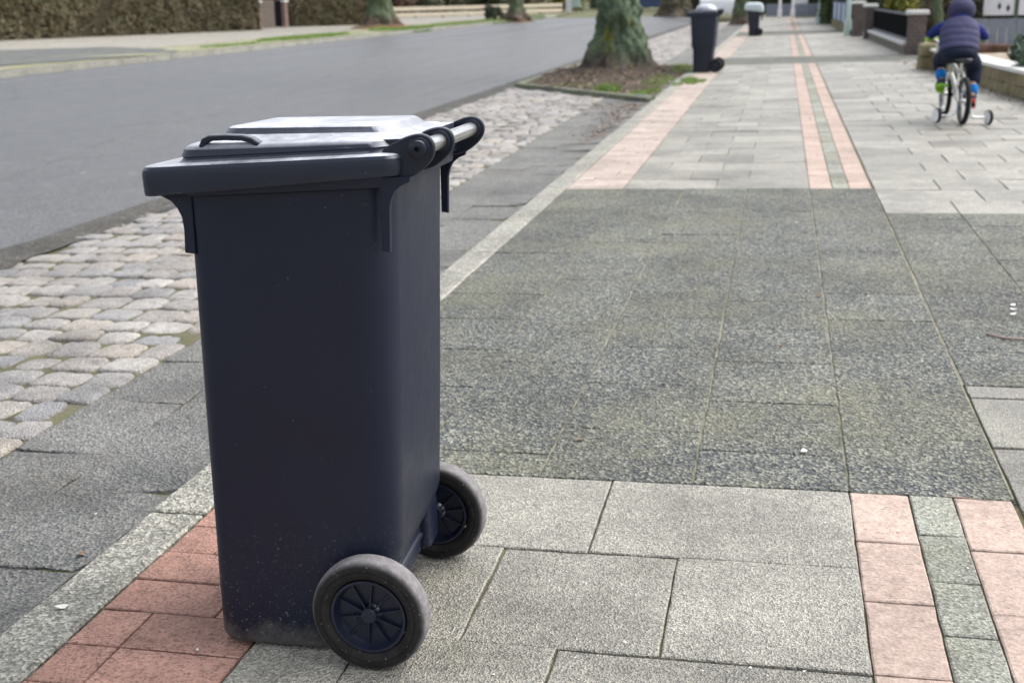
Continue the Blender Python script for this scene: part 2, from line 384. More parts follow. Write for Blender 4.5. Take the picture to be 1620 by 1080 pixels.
# far side of the street
m_fpav = stone_mat("far_pavement", (.34, .32, .285), 0, 40, islands=False, moss=.3, moss_t=.6, moss_c=(.24, .24, .14), dirt=.25, bump=.2)
m_verge = soil_mat("trampled_verge", (.20, .18, .14), (.33, .30, .26), (.22, .25, .10), .9)
sheet("far_pavement", [-30, -24, -20, -17, -14.6], 5, 75, 20, m_fpav, .012, jag=.2)
sheet("verge", [-14.9, -14.0, -13.2, -12.72], 5, 75, 60, m_verge, .008)
b = MB(); y = 6
while y < 70: slab(b, -12.735, -12.575, y, y + 1, gap=.004, bev=.01, dz=0, depth=.10); b.v = b.v; y += 1
for i, v in enumerate(b.v):
    z = v[2]; b.v[i] = (v[0], v[1], .025 if z > -.075 and z > Z(v[0]) - .05 else -.12)
tag(b.build("far_kerb", m_kerb), kind='structure')
def patch(name, cx, cy, rx, ry, mat, dz, seed=0, n=40, kind='structure', rot=0):
    b = MB(); vs = [(cx, cy, Z(cx) + dz)]
    for k in range(n):
        a = 2 * math.pi * k / n; q = 1 + .45 * fbm((math.cos(a) * 1.3 + seed, math.sin(a) * 1.3, seed), 4)
        dx, dy = math.cos(a) * rx * q, math.sin(a) * ry * q; dx, dy = dx * math.cos(rot) - dy * math.sin(rot), dx * math.sin(rot) + dy * math.cos(rot)
        vs.append((cx + dx, cy + dy, Z(cx + dx) + dz))
    b.add(vs, [(0, 1 + k, 1 + (k + 1) % n) for k in range(n)])
    return tag(b.build(name, mat, smooth=0), kind=kind)
m_adrv = stone_mat("weathered_driveway_asphalt", (.13, .135, .14), 0, 60, islands=False, moss=.85, moss_t=.5, moss_c=(.22, .24, .10), dirt=.35, bump=.3)
patch("driveway", -15.3, 22.3, 2.7, 5.2, m_adrv, .02, 3)

# ---------------------------------------------------------------- vegetation helpers
def blades(b, cx, cy, rx, ry, n, h=.06, w=.006, z0=None, lean=.5, rot=0):
    for _ in range(n):
        a = random.random() * 6.283; q = math.sqrt(random.random()); dx, dy = rx * q * math.cos(a), ry * q * math.sin(a)
        x, y = cx + dx * math.cos(rot) - dy * math.sin(rot), cy + dx * math.sin(rot) + dy * math.cos(rot)
        z = (Z(x) if z0 is None else z0(x, y)); hh = h * random.uniform(.4, 1.2); t = random.random() * 6.283
        lx, ly = math.cos(t) * hh * lean * random.random(), math.sin(t) * hh * lean * random.random()
        px, py = -math.sin(t) * w, math.cos(t) * w
        b.add([(x - px, y - py, z), (x + px, y + py, z), (x + lx * .4 + px * .7, y + ly * .4 + py * .7, z + hh * .6), (x + lx * .4 - px * .7, y + ly * .4 - py * .7, z + hh * .6), (x + lx, y + ly, z + hh)],
              [(0, 1, 2, 3), (3, 2, 4)])
m_grass = leaf_mat("fresh_grass", [(.10, .17, .03), (.17, .28, .05), (.24, .36, .09), (.27, .30, .13)])
m_litter = leaf_mat("dead_leaves", [(.13, .075, .05), (.21, .14, .10), (.09, .06, .045), (.32, .25, .19), (.18, .12, .10)], .9)
def litter(b, x, y, z, s, flat=.35):
    t = random.random() * 6.283; u = Vector((math.cos(t), math.sin(t), random.uniform(-flat, flat))) * s; v = Vector((-math.sin(t), math.cos(t), random.uniform(-flat, flat))) * s * .6
    c = Vector((x, y, z + s * .3)); k = Vector((0, 0, s * random.uniform(.1, .4)))
    b.add([c - u + k, c - v * .8 - u * .3, c - v + u * .3, c + u + k, c + v + u * .3, c + v * .8 - u * .3, c], [(6, 0, 1), (6, 1, 2), (6, 2, 3), (6, 3, 4), (6, 4, 5), (6, 5, 0)])
def leafbox(b, n, fn, s, el=1.6):
    for _ in range(n):
        p, nr = fn(); nr = (nr + Vector((random.gauss(0, .5), random.gauss(0, .5), random.gauss(0, .5)))).normalized()
        u = nr.cross(Vector((random.gauss(0, 1), random.gauss(0, 1), random.gauss(0, 1)))).normalized(); v = nr.cross(u); q = s * random.uniform(.5, 1.3)
        b.add([p - u * q * el, p - v * q * .5, p + u * q * el, p + v * q * .5], [(0, 1, 2, 3)])

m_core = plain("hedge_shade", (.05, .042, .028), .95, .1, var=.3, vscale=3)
m_bark_d = plain("dark_twig_bark", (.06, .045, .03), .9, .2, var=.3, vscale=8, bump=.5)
m_hedge = leaf_mat("winter_hedge_leaf", [(.075, .062, .035), (.115, .09, .05), (.085, .095, .045), (.15, .11, .06), (.08, .085, .04), (.19, .13, .08)])
def hedge(p0, p1, wd, hgt, n, mat, label, group=None, leaf=.05, name='hedge', z=.03):
    p0 = Vector((*p0, 0)); p1 = Vector((*p1, 0)); d = (p1 - p0); L = d.length; d.normalize(); nn = Vector((-d.y, d.x, 0))
    root = empty(name, p0 + Vector((0, 0, z))); ang = math.atan2(d.y, d.x); root.rotation_euler = (0, 0, ang)
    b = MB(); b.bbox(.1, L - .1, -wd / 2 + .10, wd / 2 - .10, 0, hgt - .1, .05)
    b.build('stems', m_core, root)  # solid dark core box, inner shade put into its colour
    b = MB()
    def f():
        k = random.random(); x = random.uniform(0, L)
        bul = .07 * math.sin(x * 1.3) + .08 * fbm((x * .8, 0, hgt), 3)
        if k < .66: z_ = random.random() ** .9 * hgt; s_ = -1 if k < .45 else 1; y_ = s_ * (wd / 2 + bul + .1 * fbm((x * 2, z_ * 2, s_ * 4), 3) - random.random() ** 2 * .14); return Vector((x, y_, z_)), Vector((0, s_, 0))
        if k < .9: y_ = random.uniform(-wd / 2, wd / 2); return Vector((x, y_, hgt + .08 * fbm((x * 1.5, y_ * 2, 3), 3) - random.random() ** 2 * .14)), Vector((0, 0, 1))
        x = random.choice((0, L)); return Vector((x + random.uniform(-.08, .08), random.uniform(-wd / 2, wd / 2), random.random() * hgt)), Vector((1, 0, 0))
    leafbox(b, n, f, leaf); b.build('foliage', mat, root, smooth=0)
    return tag(root, label, 'hedge', group)
def shrub(loc, rx, ry, h, n, mat, label, leaf=.04, name='shrub', cat='shrub', group=None, el=1.8, stems=6, hang=0, core=False):
    root = empty(name, loc); b = MB()
    for k in range(stems):
        a = 6.283 * k / stems + random.random(); q = random.uniform(.3, .7)
        b.tube([(0.03 * math.cos(a), .03 * math.sin(a), -.05), (rx * q * .5 * math.cos(a), ry * q * .5 * math.sin(a), h * .45), (rx * q * math.cos(a), ry * q * math.sin(a), h * .85)], [.02 + h * .012, .012 + h * .006, .004], 6)
    b.build('stem', m_bark_d, root); b = MB(); off = random.random() * 50
    cl = [(random.uniform(-1, 1), random.uniform(-1, 1), random.random()) for _ in range(26)]
    def f():
        a, q, r_ = random.choice(cl); u = random.random() * 6.283; w = random.uniform(-1, 1)
        cc = Vector((a * rx * .72, q * ry * .72, h * (.22 + .62 * r_ * (1 - .4 * (a * a + q * q) / 2)))); rr = min(rx, ry, h) * .33 * (.5 + .5 * random.random())
        dv = Vector((math.cos(u) * math.sqrt(1 - w * w), math.sin(u) * math.sqrt(1 - w * w), w)); p = cc + dv * rr * (1 + .4 * fbm((cc.x * 3 + off, cc.y * 3, dv.z * 2), 2)); p.z = max(.01, p.z)
        return p, dv
    leafbox(b, n, f, leaf, el); b.build('foliage', mat, root, smooth=0)
    return tag(root, label, cat, group)

def bark_mat(name, base, green, amt=.6, yellow=0, zlow=1.0):
    s = N(name, .92, .2)
    vm = s.mapping((1, 1, .35))
    c = s.ramp(s.noise(9, 7, .75, vec=vm), [(.3, tuple(x * .45 for x in base)), (.5, base), (.72, tuple(x * 1.9 for x in base))])
    zz = s.node("SeparateXYZ", Vector=s.co).outputs[2]
    up = s.ramp(s.math('ADD', s.math('DIVIDE', zz, zlow), s.math('MULTIPLY', s.math('SUBTRACT', s.noise(2.2, 5, .7), .5), 1.1)), [(.22, 0.), (.55, amt)])
    g = s.ramp(s.noise(16, 6, .7), [(.35, tuple(x * .55 for x in green)), (.6, green), (.75, tuple(min(1, x * 2.0) for x in green))])
    c = s.mix(up, c, g)
    if yellow:
        ym = s.ramp(s.noise(2.6, 5, .7, vec=s.mapping((1, 1, 1), (1.7, 4.4, .3))), [(.55, 0.), (.66, yellow)]); c = s.mix(ym, c, (.20, .19, .025))
        wm = s.ramp(s.noise(6, 5, .75, vec=s.mapping((1, 1, .5), (8, 1, 2))), [(.62, 0.), (.72, .6)]); c = s.mix(wm, c, (.34, .42, .33))
    s.col(c); p = s.bump(s.noise(7, 7, .75, vec=vm), 1., .06); s.bump(s.noise(30, 5, .7), .7, .015, p); return s.m

def tree(loc, label, rtop, flare, mat, htop=7, seed=0, group=None, knots=(), lobes=6, segs=72, nz=90, lean=(0, 0), limb=True):
    root = empty('street_tree', loc); rnd = random.Random(seed); b = MB(); rings = []
    for j in range(nz + 1):
        t = j / nz; z = -.12 + (htop + .12) * (t ** 1.7); zc = max(0, z)
        base = rtop * (1.0 - .045 * zc) + (flare - rtop) * math.exp(-zc / .36); ring = []
        for k in range(segs):
            a = 2 * math.pi * k / segs; ca, sa = math.cos(a), math.sin(a)
            lob = math.exp(-zc / .45) * .20 * math.cos(a * lobes + seed + .6 * math.sin(2 * a)) + .05 * math.cos(3 * a + zc * .8 + seed)
            lob += math.exp(-zc / .16) * .12 * abs(math.cos(a * lobes * .5 + seed + 1))
            r = base * (1 + lob) + .10 * rtop / .33 * fbm((ca * 1.6, sa * 1.6, z * 2.3 + seed), 5) + .055 * fbm((ca * 4.5, sa * 4.5, z * 6 + seed), 5)
            for (ka, kz, kr, kh) in knots:
                da = (a - ka + math.pi) % (2 * math.pi) - math.pi; r += kh * math.exp(-((da * base / kr) ** 2 + ((z - kz) / kr) ** 2))
            ring.append((lean[0] * zc + ca * r, lean[1] * zc + sa * r, z))
        rings.append(ring)
    b.rings(rings, True, True); tk = b.build('trunk', mat, root, smooth=80)
    if limb:
        b = MB()
        def branch(p, d, L, r, lev):
            pts = [p]; rs = [r]; q = Vector(p)
            for i in range(5):
                d = (d + Vector((rnd.gauss(0, .13), rnd.gauss(0, .13), rnd.gauss(0.05, .1)))).normalized(); q = q + d * L / 5; pts.append(q.copy()); rs.append(r * (1 - .75 * (i + 1) / 5))
            b.tube(pts, rs, 8 if lev == 0 else 5)
            if lev < 3:
                for i in range((5, 5, 4)[lev]):
                    k = rnd.randint(1, 5); nd = (d + Vector((rnd.gauss(0, .7), rnd.gauss(0, .7), rnd.gauss(.15, .4)))).normalized(); branch(pts[k], nd, L * rnd.uniform(.45, .7), rs[k] * .7, lev + 1)
        for k in range(6):
            a = 6.283 * k / 6 + rnd.random(); zz = htop * rnd.uniform(.55, .98)
            branch(Vector((lean[0] * zz, lean[1] * zz, zz)), Vector((math.cos(a), math.sin(a), rnd.uniform(.5, 1.2))).normalized(), htop * .55, rtop * .42, 0)
        b.build('crown', m_bark_d, root, smooth=60)
    return tag(root, label, 'tree', group)

m_bark = bark_mat("mossy_lime_bark", (.095, .075, .065), (.135, .185, .115), .95, .9, .75)
m_bark2 = bark_mat("pale_mossy_bark", (.12, .09, .07), (.13, .17, .10), .9, 0, .8)
GT = 'trees along the street'
tree((-2.42, 18.7, -.04), 'thick gnarled tree with green moss and yellow lichen in the kerbed soil bed', .32, .585, m_bark, 7, 3, GT,
     knots=((-1.75, .82, .13, .07), (-1.2, .95, .12, .08), (-1.5, .62, .10, -.05), (-2.1, .98, .14, .05), (-.9, .35, .2, .06), (-2.5, .3, .2, .05), (-1.45, .75, .06, -.06)), nz=150, segs=110)
tree((-14.4, 43.6, .15), 'mossy tree across the road nearest the hedge, on a mound with brown roots', .40, .62, m_bark2, 8, 11, GT)
tree((-12.25, 57.4, .13), 'tree with spreading base across the road beside the dark low stump', .30, .62, m_bark2, 8, 21, GT)
tree((-1.52, 47.5, -.03), 'slim green tree between the white car and the farthest bin', .26, .42, m_bark2, 8, 31, GT)
tree((-5.6, 67.0, .0), 'wide brown trunk at the far end of the road behind the domed bin', .72, .95, bark_mat("brown_bark", (.12, .10, .075), (.12, .12, .07), .6, 0, 1.), 8, 41, GT)

# planting bed of the near tree
b = MB(); nx, ny = 24, 60
vs = []
for j in range(ny + 1):
    for i in range(nx + 1):
        u, v = i / nx, j / ny; x = BEDX0 + (BEDX1 + .02 - BEDX0) * u; y0 = 13.55 + (1 - u) * 3.0; y = y0 + (21.0 - y0) * v
        d = math.hypot(x + 2.42, y - 18.7); e = min(u, 1 - u, v * 2, (1 - v) * 2); vs.append((x, y, Z(x) * .6 - .03 + .03 * fbm((x * 2, y * 2, 0), 4) * min(1, e * 8) + .14 * math.exp(-(d / .95) ** 2) + .03 * min(1, e * 8)))
b.add(vs, [(j * (nx + 1) + i, j * (nx + 1) + i + 1, (j + 1) * (nx + 1) + i + 1, (j + 1) * (nx + 1) + i) for j in range(ny) for i in range(nx)])
tag(b.build("tree_bed", m_soil, smooth=80), kind='structure')
def bedz(x, y):
    d = math.hypot(x + 2.42, y - 18.7); return Z(x) * .6 - .01 + .14 * math.exp(-(d / .95) ** 2)
m_edge = stone_mat("bed_edging_stone", (.17, .18, .15), .15, 60, moss=.9, moss_t=.45, moss_c=(.22, .25, .07), dirt=.35, bump=.5)
b = MB()
p0, p1 = Vector((-3.50, 16.45)), Vector((-1.37, 13.50)); d = (p1 - p0) / 4; nn = Vector((-d.y, d.x)).normalized() * .045
for k in range(4):
    a, c = p0 + d * (k + .006), p0 + d * (k + .994)
    quad = [a + nn, a - nn, c - nn, c + nn]; top = [(q.x, q.y, Z(q.x) + .055 + random.uniform(-.006, .006)) for q in quad]; ins = [Vector(t) for t in top]; cen = sum(ins, Vector()) / 4
    b.rings([[(q.x, q.y, Z(q.x) - .06) for q in quad], [(t[0], t[1], t[2] - .012) for t in top], [tuple(i + (cen - i).normalized() * .012) for i in ins]])
b.box(-3.56, -3.47, 16.5, 21.0, -.15, -.055)
tag(b.build("bed_edging", m_edge, smooth=25), kind='structure')
lb = MB()
for _ in range(2300):
    x, y = random.uniform(-3.45, -1.4), random.uniform(13.8, 20.8)
    if in_bed(x, y) and y > 13.75 + (x - BEDX1) / (BEDX0 - BEDX1) * 3.0 and math.hypot(x + 2.42, y - 18.7) > .5: litter(lb, x, y, bedz(x, y) + .01, random.uniform(.012, .034))
for _ in range(700):      # leaves gathered in the gutter before the bed
    y = 13.3 - random.random() ** 1.6 * 3.6; x = -1.42 - abs(random.gauss(0, .16)) * (1.6 if y > 12 else .8)
    if x > -2.3: litter(lb, x, y, Z(x) + .004, random.uniform(.008, .022))
for _ in range(500):      # scattered along pavement edge by the wall
    y = random.uniform(8, 20); x = 2.65 - .05 * y + .35 - abs(random.gauss(0, .14)); litter(lb, min(x, 2.5), y, Z(x) + .004, random.uniform(.012, .028))
for _ in range(420):      # dirt along the road edge
    y = random.uniform(3.5, 12); x = -3.66 + random.gauss(0, .07); litter(lb, x, y, Z(x) + .005, random.uniform(.003, .010))
for _ in range(60):
    x, y = random.uniform(-3.5, 2.2), random.uniform(2.0, 16); litter(lb, x, y, Z(x) + .003, random.uniform(.006, .014))
tag(lb.build("fallen_leaves", m_litter, smooth=0), 'scattered brown dead leaves in the tree bed and the gutter', 'leaves', kind='stuff')
gb2 = MB()
for (cx, cy, rx, ry, n, h) in ((-1.12, 16.2, .09, .35, 300, .03), (-1.20, 16.7, .12, .4, 400, .04), (-1.02, 16.5, .07, .3, 200, .03), (-1.28, 15.9, .07, .3, 150, .03), (-1.62, 14.25, .10, .22, 260, .07), (-2.05, 14.85, .16, .2, 300, .12), (-1.6, 16.6, .2, 1.1, 380, .06), (-1.45, 19.0, .2, 1.0, 350, .06), (-2.7, 15.9, .3, .3, 120, .05), (-1.5, 14.8, .1, .5, 300, .05)):
    blades(gb2, cx, cy, rx, ry, n, h, .005, z0=lambda x, y: (bedz(x, y) if x < -1.38 else Z(x) - .002))
for _ in range(90):
    x, y = random.uniform(-3.5, -2.05), random.uniform(2.2, 13); blades(gb2, x, y, .035, .01, 9, .012, .0016, z0=lambda x, y: Z(x) - .012)
for (cx, cy, rx, ry, n, h) in ((-13.5, 34.0, .6, 3.3, 5000, .07), (-13.3, 42.8, .8, 3.0, 5000, .08), (-13.3, 28.5, .35, 1.6, 700, .05), (-13.2, 50, .5, 4, 2000, .08), (-12.9, 57, .6, 4, 2500, .09), (-12.9, 64, .5, 3.5, 1600, .09)):
    blades(gb2, cx, cy, rx, ry, n, h, .012, z0=lambda x, y: Z(x))
tag(gb2.build("grass", m_grass, smooth=0), 'short green grass growing in the verges and the tree bed', 'grass', kind='stuff')
m_turf = plain("turf", (.20, .30, .08), .9, .2, var=.35, vscale=3, alt=(.2, .19, .12))
for i, (cx, cy, rx, ry) in enumerate(((-13.55, 34.2, .55, 3.4), (-13.3, 43.0, .6, 3.2), (-13.2, 58, .4, 3.5))): patch("turf", cx, cy, rx, ry, m_turf, .014 + i * .002, 5 + i * 3)
# soil mounds under the far trees
for i, (cx, cy, rr, hh) in enumerate(((-14.4, 43.6, 1.25, .22), (-12.25, 57.4, .95, .2))):
    b = MB(); rg = []
    for q in (1.0, .8, .6, .4, .2, .02):
        rg.append([(cx + rr * q * math.cos(a) * (1 + .2 * fbm((math.cos(a), math.sin(a), i))), cy + rr * q * math.sin(a), Z(cx) + hh * (1 - q * q) * (1 + .3 * fbm((math.cos(a) * 2, math.sin(a) * 2, q * 3))) - .01) for a in [6.283 * k / 28 for k in range(28)]])
    b.rings(rg, False, True); tag(b.build("root_mound", plain("root_soil", (.17, .085, .055), .95, .1, var=.4, vscale=5, bump=.8, bscale=9, alt=(.10, .12, .05)), smooth=80), kind='structure')

# ---------------------------------------------------------------- the wheelie bin
def plastic(name, c, rough=.42, dust_sheen=.0, scr=.25, dirtz=0):
    s = N(name, rough, .38); cc = c
    f = s.ramp(s.noise(3.2, 5, .6), [(.3, .88), (.7, 1.15)]); cc = s.mix(1., c, f, 'MULTIPLY')
    fl = s.ramp(s.noise(110, 2, .5), [(.745, 0.), (.78, .35)]); fl = s.math('MULTIPLY', fl, s.ramp(s.noise(5, 3, .6), [(.4, 0.), (.7, 1.)])); cc = s.mix(fl, cc, (.30, .30, .32))
    scn = s.ramp(s.noise(9, 5, .8, vec=s.mapping((1.0, 1.0, 7.0), (0, 0, 0), (0, R(12), 0)), dist=.6), [(.66, 0.), (.76, scr)]); cc = s.mix(scn, cc, (.22, .23, .26))
    if dust_sheen:
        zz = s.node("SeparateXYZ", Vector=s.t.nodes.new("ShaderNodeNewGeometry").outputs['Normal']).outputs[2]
        up = s.ramp(zz, [(.6, 0.), (.97, 1.)]); dn = s.ramp(s.noise(6, 7, .75), [(.33, .15), (.66, 1.)]); dd = s.math('MULTIPLY', s.math('MULTIPLY', up, dn), dust_sheen)
        cc = s.mix(dd, cc, (.74, .76, .82))  # whitens upward faces, dust and painted sky sheen together
    if dirtz:
        zz = s.node("SeparateXYZ", Vector=s.co).outputs[2]
        lo = s.ramp(s.math('ADD', zz, s.math('MULTIPLY', s.math('SUBTRACT', s.noise(16, 5, .75), .5), .13)), [(.0, .65), (.055, .0)]); cc = s.mix(lo, cc, (.16, .145, .125))
        sp = s.ramp(s.noise(170, 3, .6), [(.62, 0.), (.70, .7)]); lo2 = s.ramp(zz, [(.02, 1.), (.28, 0.)]); cc = s.mix(s.math('MULTIPLY', sp, lo2), cc, (.24, .23, .22))
    s.col(cc)
    s.set(s.b, 'Roughness', s.ramp(s.noise(12, 5, .7), [(.3, rough - .06), (.7, rough + .10)]))
    p = s.bump(s.noise(420, 2, .5), .10, .001); s.bump(s.noise(2.2, 2, .5), .12, .02, p)
    return s.m
NAVY = (.0050, .0088, .0245)
m_body = plastic("navy_grey_plastic", NAVY, .44, scr=.22, dirtz=1)
m_lid = plastic("weathered_lid_plastic", (.017, .022, .038), .36, dust_sheen=.9, scr=.85)  # pale top holds real dust plus sky sheen put into the colour
m_grip = plastic("bracket_plastic", (.008, .012, .024), .38, dust_sheen=.3, scr=.25)
def rubber():
    s = N("worn_rubber", .8, .3); c = s.mix(s.ramp(s.noise(30, 5, .7), [(.4, 0.), (.7, .8)]), (.012, .011, .011), (.030, .026, .024))
    rr = s.node("VectorMath", {'operation': 'LENGTH'}, Vector=s.node("Mapping", Vector=s.co, Scale=(1, 0, 1)).outputs[0]).outputs['Value']
    tr = s.ramp(rr, [(.0965, 0.), (.1005, 1.)]); tr = s.math('MULTIPLY', tr, s.ramp(s.noise(60, 5, .75), [(.3, .45), (.65, 1.)])); c = s.mix(tr, c, (.23, .22, .225))
    sp = s.ramp(s.noise(150, 2, .6), [(.70, 0.), (.75, .8)]); c = s.mix(sp, c, (.25, .24, .22))
    s.col(c); s.bump(s.noise(140, 4, .7), .5, .002); return s.m
m_rub = rubber()
m_rim = plastic("wheel_hub_plastic", (.010, .014, .029), .38, scr=.1)
m_steel = N("brushed_steel", .28, .5, 1.0); m_steel.col(m_steel.mix(m_steel.ramp(m_steel.noise(1, 4, .6, vec=m_steel.mapping((160, 8, 160))), [(.3, 0.), (.7, 1.)]), (.42, .42, .43), (.72, .72, .72)))
m_steel = m_steel.m
def rrect(x0, x1, y0, y1, r, z, n=7, zf=None):
    r = min(r, (x1 - x0) / 2.01, (y1 - y0) / 2.01); P = []
    for cx, cy, a0 in ((x1 - r, y0 + r, -90), (x1 - r, y1 - r, 0), (x0 + r, y1 - r, 90), (x0 + r, y0 + r, 180)):
        for k in range(n + 1):
            a = R(a0 + 90 * k / n); x, y = cx + r * math.cos(a), cy + r * math.sin(a); P.append((x, y, z + (zf(x, y) if zf else 0)))
    return P
def rrect2(x0, x1, y0, y1, rf, rb, z, n=8):
    P = []
    for cx, cy, a0, r in ((x1 - rb, y0 + rb, -90, rb), (x1 - rb, y1 - rb, 0, rb), (x0 + rf, y1 - rf, 90, rf), (x0 + rf, y0 + rf, 180, rf)):
        for k in range(n + 1): a = R(a0 + 90 * k / n); P.append((cx + r * math.cos(a), cy + r * math.sin(a), z))
    return P
def wheel(parent, y0, y1, r, hubside, x, z, mat_t, mat_r, spokes=10, scale_n=56):
    """wheel about local Y, outer side at y0 when hubside=-1"""
    wv = y1 - y0; c = (y0 + y1) / 2; hw_ = wv / 2
    w0 = bpy.data.objects.new('wheel', None); SC.collection.objects.link(w0); w0.parent = parent; w0.location = (x, c, z); w0.empty_display_size = .05
    b = MB(); ri = r * .66
    prof = [(ri, -hw_ * .55), (ri + .002, -hw_ * .78), (ri + .008, -hw_ * .93), (r * .76, -hw_), (r * .80, -hw_), (r * .81, -hw_ * .94), (r * .83, -hw_ * .94), (r * .84, -hw_), (r * .90, -hw_ * .97), (r * .955, -hw_ * .86), (r * .985, -hw_ * .62), (r, -hw_ * .3), (r, hw_ * .3), (r * .985, hw_ * .62), (r * .955, hw_ * .86), (r * .90, hw_ * .97), (r * .80, hw_), (ri + .008, hw_ * .93), (ri + .002, hw_ * .78), (ri, hw_ * .55), (ri, -hw_ * .55)]
    b.lathe(prof, n=scale_n); b.build('tyre', mat_t, w0, smooth=40)
    b = MB()
    b.lathe([(ri - .001, -hw_ * .80), (ri - .001, hw_ * .80), (ri - .006, hw_ * .80), (ri - .008, hw_ * .1), (ri - .010, 0.001), (.018, 0.001), (.018, -.002), (ri - .012, -.002), (ri - .008, -hw_ * .3), (ri - .006, -hw_ * .80), (ri - .001, -hw_ * .80)], n=scale_n)
    for s in (-1, 1):
        b.lathe([(0.0001, s * hw_ * .72), (.0125, s * hw_ * .72), (.014, s * hw_ * .64), (.014, 0), ], n=20)
    for k in range(spokes):
        a = 2 * math.pi * (k + .35) / spokes; ca, sa = math.cos(a), math.sin(a)
        for s in (-1, 1):
            r0, r1 = .012, ri - .007; t = .0012; yy0 = s * .001
            P = [(r0, yy0, -t), (r1, yy0, -t), (r1, s * hw_ * .28, -t), (r0, s * hw_ * .52, -t), (r0, yy0, t), (r1, yy0, t), (r1, s * hw_ * .28, t), (r0, s * hw_ * .52, t)]
            b.add([(p[0] * ca - p[2] * sa, p[1], p[0] * sa + p[2] * ca) for p in P], [(0, 1, 2, 3), (4, 7, 6, 5), (3, 2, 6, 7), (0, 4, 5, 1), (1, 5, 6, 2), (0, 3, 7, 4)])
    b.lathe([(.0001, hubside * hw_ * .34), (.006, hubside * hw_ * .34), (.006, 0)], c=(-.030, 0, -.010), n=12)
    b.build('hub', mat_r, w0, smooth=35)
    return w0

